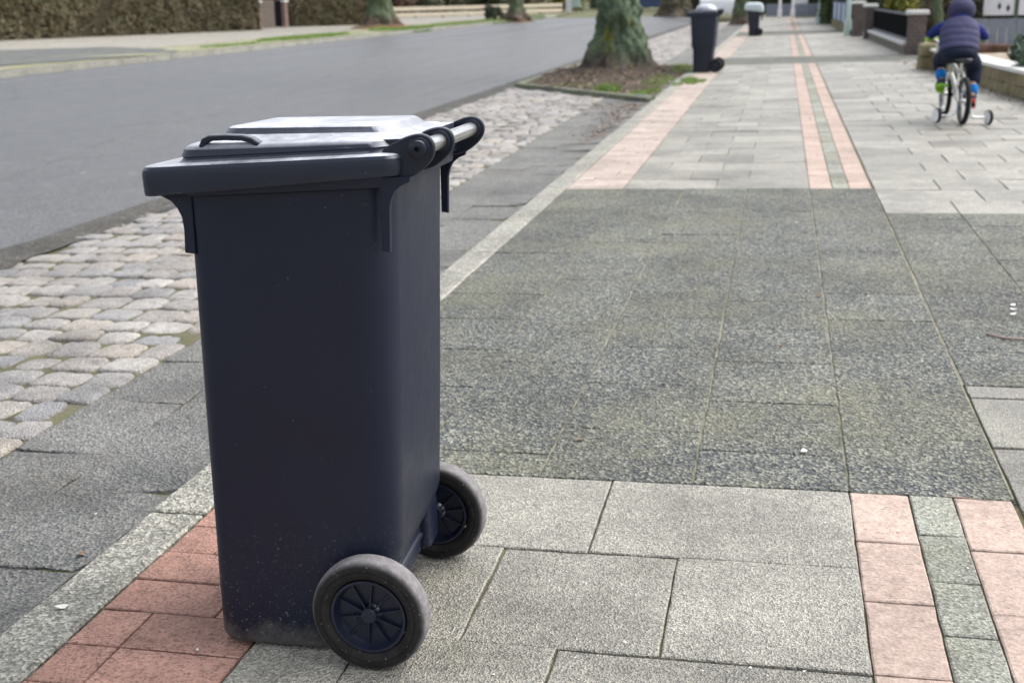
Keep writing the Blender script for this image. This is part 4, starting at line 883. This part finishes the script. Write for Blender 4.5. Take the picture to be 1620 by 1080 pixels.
# ---------------------------------------------------------------- cars
def car(loc, rz, paint, label):
    root = empty('parked_car', loc, rz=rz); L = [(-2.1, .28), (-2.15, .50), (-2.1, .82), (-1.95, .93), (-1.35, 1.0), (-.75, 1.38), (-.2, 1.45), (.5, 1.42), (1.2, 1.15), (1.5, .98), (2.0, .88), (2.12, .62), (2.1, .28)]
    Lo = []
    n_ = len(L)
    b = MB(); rg = []
    for y, wz in ((-.86, 0), (-.84, .0), (.84, 0), (.86, 0)): pass
    for j in range(13):
        t = -1 + 2 * j / 12; y = .86 * t; q = abs(t); ring = []
        for x, z in L:
            tum = max(0, z - .9) / .55; yy = y * (1 - .22 * tum); k = 1 - .03 * max(0, q - .7) / .3; ring.append((x * k, yy, .28 + (z - .28) * (1 - .05 * max(0, q - .8) / .2)))
        rg.append(ring)
    b.rings(rg); b.build('body', paint, root, smooth=40)
    mg = glassm
    for s in (-1, 1):
        b = MB(); pts = [(-1.2, 1.0), (-.7, 1.33), (-.2, 1.39), (.45, 1.36), (1.05, 1.13), (1.1, 1.0)]
        b.rings([[(x, s * (.875 - .86 * .22 * (z - .9) / .55 + e), z) for x, z in pts] for e in (-.02, .0)]); b.build('side_window', mg, root, smooth=20)
    for xs_, nm in (((1.22, 1.17, .52, 1.43), 'windscreen'), ((-1.32, 1.03, -.78, 1.385), 'rear_window')):
        xa, za, xc, zc = xs_; d_ = .014 if nm == 'windscreen' else -.014
        b = MB(); b.rings([[(xa + d_ * k, -.70, za + .012 * k), (xa + d_ * k, .70, za + .012 * k), (xc + d_ * k, .62, zc + .012 * k), (xc + d_ * k, -.62, zc + .012 * k)] for k in (0, 1)]); b.build(nm, mg, root, smooth=0)
    for x in (-1.3, 1.3):
        for s in (-1, 1):
            wv = wheel(root, min(s * .72, s * .89), max(s * .72, s * .89), .31, s, x, .31, m_rub2, m_dgrey, 5, 28)
    for s in (-1, 1):
        b = MB(); b.bbox(2.03, 2.10, min(s * .5, s * .76), max(s * .5, s * .76), .62, .76, .01); b.build('headlight', m_white, root)
        b = MB(); b.bbox(-2.12, -2.06, min(s * .52, s * .76), max(s * .52, s * .76), .66, .84, .01); b.build('tail_light', plain("tail_light_red", (.3, .01, .01), .3), root)
    return tag(root, label, 'car')
glassm = plain("car_glass", (.02, .025, .03), .06, .8); m_rub2 = plain("car_tyre_rubber", (.02, .02, .02), .85, .2)
car((-9.0, 86, -.03), R(8), plain("dark_blue_car_paint", (.02, .04, .10), .2, .6, var=.02), 'dark blue car far down the road')
car((-2.75, 56.8, -.04), R(-88), plain("white_car_paint", (.75, .76, .78), .25, .6, var=.02), 'white car parked beyond the domed bin')

# ---------------------------------------------------------------- child cyclist
m_wp = plain("white_bike_paint", (.52, .51, .47), .3, .5, var=.04); m_tyre = plain("bike_tyre", (.012, .012, .013), .8, .3); m_lime = plain("lime_plastic", (.22, .50, .03), .45, .5); m_chrome = N("chrome_bar", .25, .5, 1.); m_chrome.col((.75, .76, .78)); m_chrome = m_chrome.m
def rot_about(o, deg_): o.rotation_euler = (0, 0, R(deg_)); return o
def bike():
    root = empty('childrens_bicycle', (1.478, 10.56, Z(1.47) + .001), rz=R(4)); r = .193
    def bwheel(y, name):
        w0 = bpy.data.objects.new(name, None); SC.collection.objects.link(w0); w0.parent = root; w0.location = (0, y, r); w0.empty_display_size = .05
        b = MB(); n = 48; rg = []
        for k in range(n + 1):
            a = 2 * math.pi * k / n; rg.append([((.021 * math.cos(t)), (r - .021 + .021 * math.sin(t)) * math.cos(a), (r - .021 + .021 * math.sin(t)) * math.sin(a)) for t in [2 * math.pi * i / 10 for i in range(10)]])
        b.rings(rg, False, False); b.build('tyre', m_tyre, w0, smooth=60)
        b = MB(); b.lathe([(r - .040, -.011), (r - .034, -.012), (r - .034, .012), (r - .040, .011), (r - .040, -.011)], 'X', n=40)
        b.lathe([(.0001, -.04), (.006, -.04), (.006, -.028), (.018, -.026), (.018, .026), (.006, .028), (.006, .04), (.0001, .04)], 'X', n=16); b.build('rim', m_chrome, w0, smooth=40)
        b = MB()
        for k in range(16):
            a = 2 * math.pi * k / 16; s = -1 if k % 2 else 1; b.tube([(s * .022, .016 * math.cos(a + .5), .016 * math.sin(a + .5)), (0, (r - .038) * math.cos(a), (r - .038) * math.sin(a))], .0013, 4)
        b.build('spokes', m_chrome, w0)
    bwheel(0, 'rear_wheel'); bwheel(.74, 'front_wheel')
    b = MB(); bb = (0, .30, .22); st = (0, .20, .43); ht = (0, .555, .47); hb = (0, .60, .38)
    b.tube([bb, st], .017, 12); b.tube([(0, .225, .385), ht], .016, 12); b.tube([bb, (0, .5, .34), hb], .019, 12); b.tube([(0, .62, .345), (0, .545, .50)], .021, 12)
    for s in (-1, 1):
        b.tube([(s * .012, .21, .41), (s * .045, .10, .30), (s * .05, 0, r)], .011, 8); b.tube([(s * .02, .28, .22), (s * .045, .12, .205), (s * .05, 0, r)], .011, 8)
    b.build('frame', m_wp, root, smooth=50)
    b = MB()
    for k in range(3): b.tube([(0, .268 - k * .022, .288 + k * .046), (0, .262 - k * .022, .302 + k * .046)], .0182, 12)
    b.build('frame_decal', m_black, root, smooth=50)
    b = MB(); b.tube([(0, .61, .37), (0, .635, .33)], .03, 10)
    for s in (-1, 1): b.tube([(s * .02, .63, .345), (s * .038, .66, .33), (s * .042, .74, r)], .010, 8)
    b.build('fork', m_wp, root, smooth=50)
    b = MB(); b.tube([(0, .20, .42), (0, .19, .488)], .011, 10); b.build('seat_post', m_chrome, root, smooth=50)
    b = MB(); rg = []
    for y, hw_, z in ((.09, .03, .512), (.105, .062, .514), (.15, .075, .519), (.20, .06, .517), (.26, .03, .514), (.32, .018, .512), (.345, .010, .507)):
        rg.append([(hw_ * math.cos(a), y, z + (.013 if math.sin(a) > 0 else .028) * math.sin(a)) for a in [6.283 * k / 14 for k in range(14)]])
    b.rings(rg); b.build('saddle', plain("black_saddle", (.02, .02, .028), .5), root, smooth=50)
    b = MB(); b.tube([(0, .545, .50), (0, .53, .56)], .014, 10); b.tube([(-.24, .50, .665), (-.17, .53, .66), (-.06, .555, .60), (0, .535, .565), (.06, .555, .60), (.17, .53, .66), (.24, .50, .665)], .0105, 10); b.build('handlebar', m_chrome, root, smooth=60)
    for s in (-1, 1): b = MB(); b.tube([(s * .17, .53, .66), (s * .245, .498, .665)], .0165, 12); b.build('grip', m_lime, root, smooth=60)
    b = MB(); b.bbox(-.13, .02, .57, .68, .545, .655, .02); b.build('basket', m_wp, root); b = MB(); b.bbox(-.15, .02, .56, .69, .656, .675, .008); b.build('basket_rim', m_lime, root)
    b = MB(); b.tube([(-.065, .30, .22), (.065, .30, .22)], .012, 10); b.tube([(-.06, .30, .22), (-.065, .345, .295)], .009, 8); b.tube([(.06, .30, .22), (.065, .255, .145)], .009, 8); b.build('crank', m_black, root, smooth=50)
    for s, y, z in ((-1, .345, .297), (1, .255, .143)): b = MB(); b.bbox(min(s * .068, s * .145), max(s * .068, s * .145), y - .035, y + .035, z - .011, z + .009, .004); b.build('pedal', m_black if s > 0 else m_lime, root)
    b = MB(); rg = []
    for x in (.030, .034, .048, .052):
        e = .004 if x in (.030, .052) else 0
        P = [(x, .30 + (.055 - e) * math.cos(a), .22 + (.055 - e) * math.sin(a)) for a in [R(-90 + 18 * k) for k in range(11)]] + [(x, 0 + (.032 - e) * math.cos(a), r + (.032 - e) * math.sin(a)) for a in [R(90 + 18 * k) for k in range(11)]]; rg.append(P)
    b.rings(rg); b.build('chain_guard', m_black, root, smooth=30)
    for s in (-1, 1):
        zc = .062 if s > 0 else .078
        b = MB(); b.tube([(s * .052, 0, r), (s * .056, -.005, .12), (s * .07, -.01, zc + .008), (s * .10, -.01, zc), (s * .188, -.01, zc)], .0085, 8); b.build('stabiliser_arm', m_chrome, root, smooth=60)
        w0 = bpy.data.objects.new('stabiliser_wheel', None); SC.collection.objects.link(w0); w0.parent = root; w0.location = (s * .203, -.01, zc); w0.empty_display_size = .05; w0.rotation_euler = (0, 0, R(14))
        b = MB(); b.lathe([(.045, -.013), (.058, -.013), (.061, -.007), (.061, .007), (.058, .013), (.045, .013), (.045, -.013)], 'X', n=28); b.build('tyre', m_tyre, w0, smooth=40)
        b = MB(); b.lathe([(.0001, -.015), (.012, -.015), (.014, -.0155), (.053, -.0150), (.0535, .0150), (.014, .0155), (.012, .015), (.0001, .015)], 'X', n=28); b.build('hub', m_white, w0, smooth=40)
    return tag(root, 'small white bicycle with two stabiliser wheels ridden by the child', 'bicycle')
bike()

def skin(name, chains, mat, parent=None, sub=2, extra=None, smooth=True):
    """chains: list of lists of (x,y,z,r) ; points with equal coordinates are shared"""
    V, Rr, E, idx = [], [], [], {}
    for ch in chains:
        pv = None
        for x, y, z, r in ch:
            k = (round(x, 4), round(y, 4), round(z, 4))
            if k not in idx: idx[k] = len(V); V.append((x, y, z)); Rr.append(r)
            if pv is not None: E.append((pv, idx[k]))
            pv = idx[k]
    me = bpy.data.meshes.new(name); me.from_pydata(V, E, []); o = bpy.data.objects.new(name, me); SC.collection.objects.link(o)
    o.modifiers.new('s', 'SKIN'); me.skin_vertices[0].data[0].use_root = True
    for i, r in enumerate(Rr): me.skin_vertices[0].data[i].radius = (r, r) if not isinstance(r, tuple) else r
    m = o.modifiers.new('u', 'SUBSURF'); m.levels = sub; m.render_levels = sub
    dg = bpy.context.evaluated_depsgraph_get(); dg.update(); nm = bpy.data.meshes.new_from_object(o.evaluated_get(dg)); nm.name = name
    o.modifiers.clear(); o.data = nm; bpy.data.meshes.remove(me)
    if extra:
        bm = bmesh.new(); bm.from_mesh(nm)
        t = bpy.data.meshes.new('tmp'); t.from_pydata(extra.v, [], extra.f); bm.from_mesh(t); bpy.data.meshes.remove(t); bmesh.ops.recalc_face_normals(bm, faces=bm.faces); bm.to_mesh(nm); bm.free()
    nm.materials.clear(); nm.materials.append(mat)
    for p in nm.polygons: p.use_smooth = True
    if parent: o.parent = parent
    return o
def cloth(name, c, sc=16, b_=.5, var=.15):
    s = N(name, .8, .25); s.col(s.mix(1., c, s.ramp(s.noise(7, 4, .6), [(.3, 1 - var), (.7, 1 + var)]), 'MULTIPLY')); p = s.bump(s.noise(sc, 4, .6, dist=.8), b_, .015); s.bump(s.noise(260, 2, .5), .2, .001, p); return s.m
def child():
    root = empty('person', (1.45, 10.85, Z(1.47)))
    ox, oy, oz = 1.45, 10.85, Z(1.47)
    W = lambda x, y, z, r: (x - ox, y - oy, z - oz, r)
    pel = W(1.445, 10.80, .60, .06); ch = W(1.45, 10.93, .745, .085); nk = W(1.46, 11.03, .855, .038); hd = W(1.465, 11.06, .925, .07)
    shL, shR = W(1.335, 10.98, .80, .036), W(1.57, 10.98, .80, .036); elL, elR = W(1.235, 11.06, .735, .026), W(1.665, 11.04, .715, .026); wrL, wrR = W(1.245, 11.085, .70, .018), W(1.70, 11.075, .69, .018)
    wrL = W(1.225, 11.10, .705, .018); wrR = W(1.694, 11.09, .70, .018)
    hiL, hiR = W(1.385, 10.85, .575, .05), W(1.51, 10.85, .57, .05); knL, knR = W(1.325, 11.03, .52, .036), W(1.598, 10.985, .45, .036); anL, anR = W(1.338, 10.95, .355, .026), W(1.580, 10.86, .215, .026); toL, toR = W(1.328, 11.03, .325, .022), W(1.585, 10.95, .185, .022)
    # head with face and hands as extra geometry of the same body mesh
    ex = MB(); hc = Vector((hd[0], hd[1] + .012, hd[2])); rg = []
    for i in range(1, 18):
        th = math.pi * i / 18; z = math.cos(th); q = math.sin(th); ring = []
        for k in range(28):
            a = 2 * math.pi * k / 28; fx, fy = math.sin(a), math.cos(a); rr = 1.0
            face = max(0, fy)
            x, y, zz = .070 * q * fx * (1 - .12 * max(0, -z) * 1), .082 * q * fy, .088 * z
            if face > .9 and abs(z + .12) < .22: y += .014 * (1 - abs(z + .12) / .22) * (face - .9) / .1          # nose
            for ey in (-.33, .33):
                dd = (fx - ey) ** 2 * 12 + (z - .05) ** 2 * 40
                if fy > 0: y -= .007 * math.exp(-dd * 2)
            if fy > .8: y -= .004 * math.exp(-((z + .45) / .06) ** 2)
            if abs(fx) > .9 and abs(z) < .25: x *= 1.10                                                       # ears
            ring.append((hc.x + x, hc.y + y, hc.z + zz))
        rg.append(ring)
    ex.rings(rg)
    def hand(wr, s, grip):
        # palm and fingers closed round the grip, thumb from the side of the palm
        g = Vector(grip); w_ = Vector(wr[:3]); out = []
        for i, (off, L_) in enumerate(((-.024, .030), (-.008, .034), (.008, .032), (.023, .026))):
            base = g + Vector((s * off, -.016, .020)); out.append([w_ + (base - w_) * .25, w_ + (base - w_) * .7, base, base + Vector((0, .022, .002)), base + Vector((0, .034, -.018)), base + Vector((0, .026, -.036)), base + Vector((0, .008, -.040 * L_ / .032))])
        for ch_ in out: ex.tube(ch_, [.0085, .0090, .0082, .0076, .0072, .0066, .005], 8)
        th_ = [w_ + (g - w_) * .35 + Vector((-s * .012, 0, 0)), g + Vector((-s * .030, -.022, .004)), g + Vector((-s * .032, -.010, -.018)), g + Vector((-s * .026, .008, -.026))]
        ex.tube(th_, [.010, .0095, .0085, .0065], 8)
        ex.tube([w_, w_ + (g + Vector((0, -.014, .014)) - w_) * .55, g + Vector((0, -.014, .016))], [.018, .022, .020], 10)
    c4, s4_ = math.cos(R(4)), math.sin(R(4))
    def bikept(x, y, z): return (1.478 + x * c4 - y * s4_ - ox, 10.56 + x * s4_ + y * c4 - oy, z + .001)
    hand(wrL, -1, bikept(-.208, .514, .6625)); hand(wrR, 1, bikept(.208, .514, .6625))
    skm = plain("skin", (.55, .34, .26), .55, .4, var=.05)
    skin('body', [[pel, ch, nk, hd], [ch, shL, elL, wrL], [ch, shR, elR, wrR], [pel, hiL, knL, anL, toL], [pel, hiR, knR, anR, toR]], skm, root, 2, ex)
    g_ = lambda p, r: (p[0], p[1], p[2], r)
    mb, mv, mt, mc = cloth("royal_blue_jacket", (.010, .022, .14), 14, 1.), cloth("grey_purple_quilting", (.050, .050, .108), 14, .9), cloth("navy_trousers", (.008, .013, .033), 16, 1.), cloth("bright_blue_rubber", (.006, .17, .52), 30, .2)
    skin('jacket', [[g_(pel, .09), g_(ch, .098), g_(nk, .062)], [g_(ch, .098), g_(shL, .056), g_(W((1.335 + 1.235) / 2 - .004, 11.02, .772, 0), .050), g_(elL, .043), g_(W(1.232, 11.085, .712, 0), .030)], [g_(ch, .098), g_(shR, .056), g_(W(1.625, 11.01, .76, 0), .050), g_(elR, .043), g_(W(1.688, 11.075, .706, 0), .030)]], mb, root)
    # quilted vest
    b = MB(); rg = []; n = 40; cen = [(.0, 1.442, 10.815, .605, .128, .098), (.03, 1.442, 10.815, .600, .150, .118), (.5, 1.446, 10.90, .72, .156, .118), (.8, 1.452, 10.955, .80, .144, .106), (.93, 1.456, 10.985, .84, .112, .090), (1., 1.458, 11.0, .86, .086, .076)]
    for j in range(45):
        t = j / 44; v = [lerp(t, [c[0] for c in cen], [c[i] for c in cen]) for i in range(1, 6)]; puff = 1 + .055 * abs(math.sin(t * math.pi * 5)) ** .6
        ring = []
        for k in range(n):
            a = 2 * math.pi * k / n; u = v[3] * puff * math.cos(a) + .004 * fbm((math.cos(a) * 3, math.sin(a) * 3, t * 12), 3); w_ = v[4] * puff * math.sin(a)
            ring.append((v[0] + u - ox, v[1] + w_ * .88 - oy, v[2] - w_ * .42 - oz + (.010 * math.cos(a) if 0 else 0)))
        rg.append(ring)
    b.rings(rg, True, True); b.build('vest', mv, root, smooth=70)
    b = MB(); b.tube([(1.458 - ox, 11.0 - oy, .825 - oz), (1.462 - ox, 11.03 - oy, .875 - oz)], [.088, .078], 24); b.build('collar', mb, root, smooth=50)
    # hood, open to the front
    b = MB(); rg = []; hx, hy, hz = 1.466 - ox, 11.045 - oy, .932 - oz
    for i in range(20):
        th = R(8) + (R(128) - R(8)) * i / 19; q = math.sin(th); y = -math.cos(th); ring = []
        for k in range(32):
            a = 2 * math.pi * k / 32; pf = 1 + .035 * abs(math.sin(th * 3.2)) + .012 * fbm((math.cos(a) * 2, math.sin(a) * 2, th * 3), 3)
            ring.append((hx + .108 * q * math.cos(a) * pf * (1 + .10 * max(0, -math.sin(a))), hy + .098 * y * pf - .012 * math.sin(a), hz + .098 * q * math.sin(a) * pf * (1.02 if math.sin(a) > 0 else .92)))
        rg.append(ring)
    inner = [[(hx + (p[0] - hx) * .93, hy + (p[1] - hy) * .93 + .004, hz + (p[2] - hz) * .93) for p in r_] for r_ in rg]
    b.rings(rg + inner[::-1], True, True); b.build('hood', mv, root, smooth=70)
    hb = MB(); rg = []
    for t, cx_, cy_, cz, ax, ay in ((0, 1.447, 10.86, .675, .085, .070), (.02, 1.447, 10.855, .668, .120, .095), (.2, 1.446, 10.84, .645, .140, .112), (.5, 1.444, 10.80, .595, .148, .122), (.75, 1.444, 10.79, .560, .138, .112), (.92, 1.444, 10.79, .537, .105, .080), (1, 1.444, 10.79, .530, .06, .045)):
        rg.append([(cx_ + ax * math.cos(a) - ox, cy_ + ay * math.sin(a) - oy, cz - .018 * math.sin(a) + .004 * noise.noise(Vector((math.cos(a) * 4, math.sin(a) * 4, t * 9))) - oz) for a in [6.283 * k / 36 for k in range(36)]])
    hb.rings(rg)
    skin('trousers', [[g_(W(1.33, 11.0, .448, 0), .056), g_(W(1.324, 11.015, .475, 0), .060), g_(W(1.322, 11.035, .515, 0), .067), g_(W(1.335, 10.98, .555, 0), .074), g_(W(1.375, 10.88, .575, 0), .080), g_(W(1.444, 10.82, .585, 0), .080),
                       g_(W(1.525, 10.87, .56, 0), .084), g_(W(1.578, 10.95, .51, 0), .080), g_(W(1.60, 10.985, .45, 0), .072), g_(W(1.597, 10.96, .38, 0), .064), g_(W(1.59, 10.94, .325, 0), .060)]], mt, root, 2, hb)
    for nm, p0, p1, r0_, r1_ in (('boot_cuff', (1.33, 11.0, .445), (1.337, 10.97, .375), .043, .040), ('boot_cuff', (1.592, 10.935, .325), (1.586, 10.89, .25), .044, .040)):
        b = MB(); p0, p1 = Vector(p0) - Vector((ox, oy, oz)), Vector(p1) - Vector((ox, oy, oz)); b.tube([p0, p0.lerp(p1, .15), p0.lerp(p1, .5), p0.lerp(p1, .9), p1], [r0_ * .8, r0_, r0_ * 1.05, r1_, r1_ * .8], 18); b.build(nm, mc, root, smooth=60)
    mo = cloth("orange_red_shoe", (.45, .07, .04), 30, .2); mgr = cloth("lime_shoe", (.20, .40, .02), 30, .2)
    for (x, y, z), m, up, pit in (((1.337, 10.955, .365), mgr, m_drkrub, .25), ((1.584, 10.87, .232), mo, m_drkrub, -.12)):
        base = Vector((x - ox, y - oy, z - oz)); b = MB(); rg = []
        for t, hw_, hh, dz in ((-.045, .018, .020, -.045), (-.038, .030, .036, -.048), (0, .034, .048, -.045), (.04, .036, .036, -.055), (.08, .038, .028, -.062), (.105, .034, .022, -.066), (.122, .018, .013, -.068)):
            rg.append([base + Vector((hw_ * math.cos(a), t, dz + pit * t + hh * math.sin(a) * (1 if math.sin(a) > 0 else .6))) for a in [6.283 * k / 18 for k in range(18)]])
        b.rings(rg); s_ = b.build('shoe', m, root, smooth=60)
        b = MB(); b.tube([base + Vector((0, 0, -.03)), base + Vector((0, .0, .015))], [.036, .035], 16); b.build('shoe_collar', up, s_, smooth=50)
        b = MB(); b.rings([[base + Vector((sx * hw_, t, dz + pit * t)) for t, hw_, sx in [(-.048, .018, 1), (-.02, .033, 1), (.05, .037, 1), (.1, .034, 1), (.125, .012, 1), (.125, .012, -1), (.1, .034, -1), (.05, .037, -1), (-.02, .033, -1), (-.048, .018, -1)]] for dz in (-.092, -.076)]); b.build('sole', m, s_, smooth=20)
    return tag(root, 'small child in a grey purple hooded vest and navy trousers riding away on the bicycle', 'person')
m_drkrub = cloth("dark_slate_shoe", (.05, .06, .10), 30, .2)
child()

# ---------------------------------------------------------------- small litter on the pavement
m_tw = plain("dry_twig", (.34, .26, .22), .85, .2, var=.2)
def twig(pts, r, label):
    b = MB(); P = [(x, y, Z(x) + .004 + dz) for x, y, dz in pts]; b.tube(P, [r] * (len(P) - 1) + [r * .5], 7); return tag(b.build('twig', m_tw, smooth=50), label, 'twig')
twig([(.700, 4.035, 0), (.715, 4.00, .003), (.747, 3.98, .001), (.80, 3.965, .003), (.87, 3.96, .004)], .0038, 'thin pinkish twig on the dark slabs at the right')
twig([(.405, 2.635, .002), (.44, 2.628, .004), (.50, 2.617, .002)], .0018, 'fine grass stalk across the top of the sett line')
twig([(-1.045, 1.995, 0), (-1.035, 1.975, .001), (-1.04, 1.95, .0)], .0009, 'pale curved straw on the red bricks beside the bin')
b = MB(); bl = [(.843, 4.42), (.835, 4.36), (.822, 4.29), (.10, 2.88), (-1.31, 1.86)]
m_fleck = plain("pale_fleck", (.66, .65, .60), .9)
fb = MB()
for _ in range(420):
    y = random.uniform(1.6, 9) ; x = random.uniform(-1.9, 1.6); litter(fb, x, y, Z(x) + .0025, random.uniform(.0015, .0042), .2)
litter(lb2 := MB(), -1.43, 2.12, Z(-1.43) + .004, .014, .2)
tag(lb2.build('leaf', m_litter, smooth=0), 'single brown curled leaf on the gutter slabs left of the bin', 'leaf')
for x, y in bl: litter(fb, x, y, Z(x) + .003, .014, .2)
tag(fb.build("grit", m_fleck, smooth=0), 'pale specks of grit and petals scattered over the slabs', 'debris', kind='stuff')
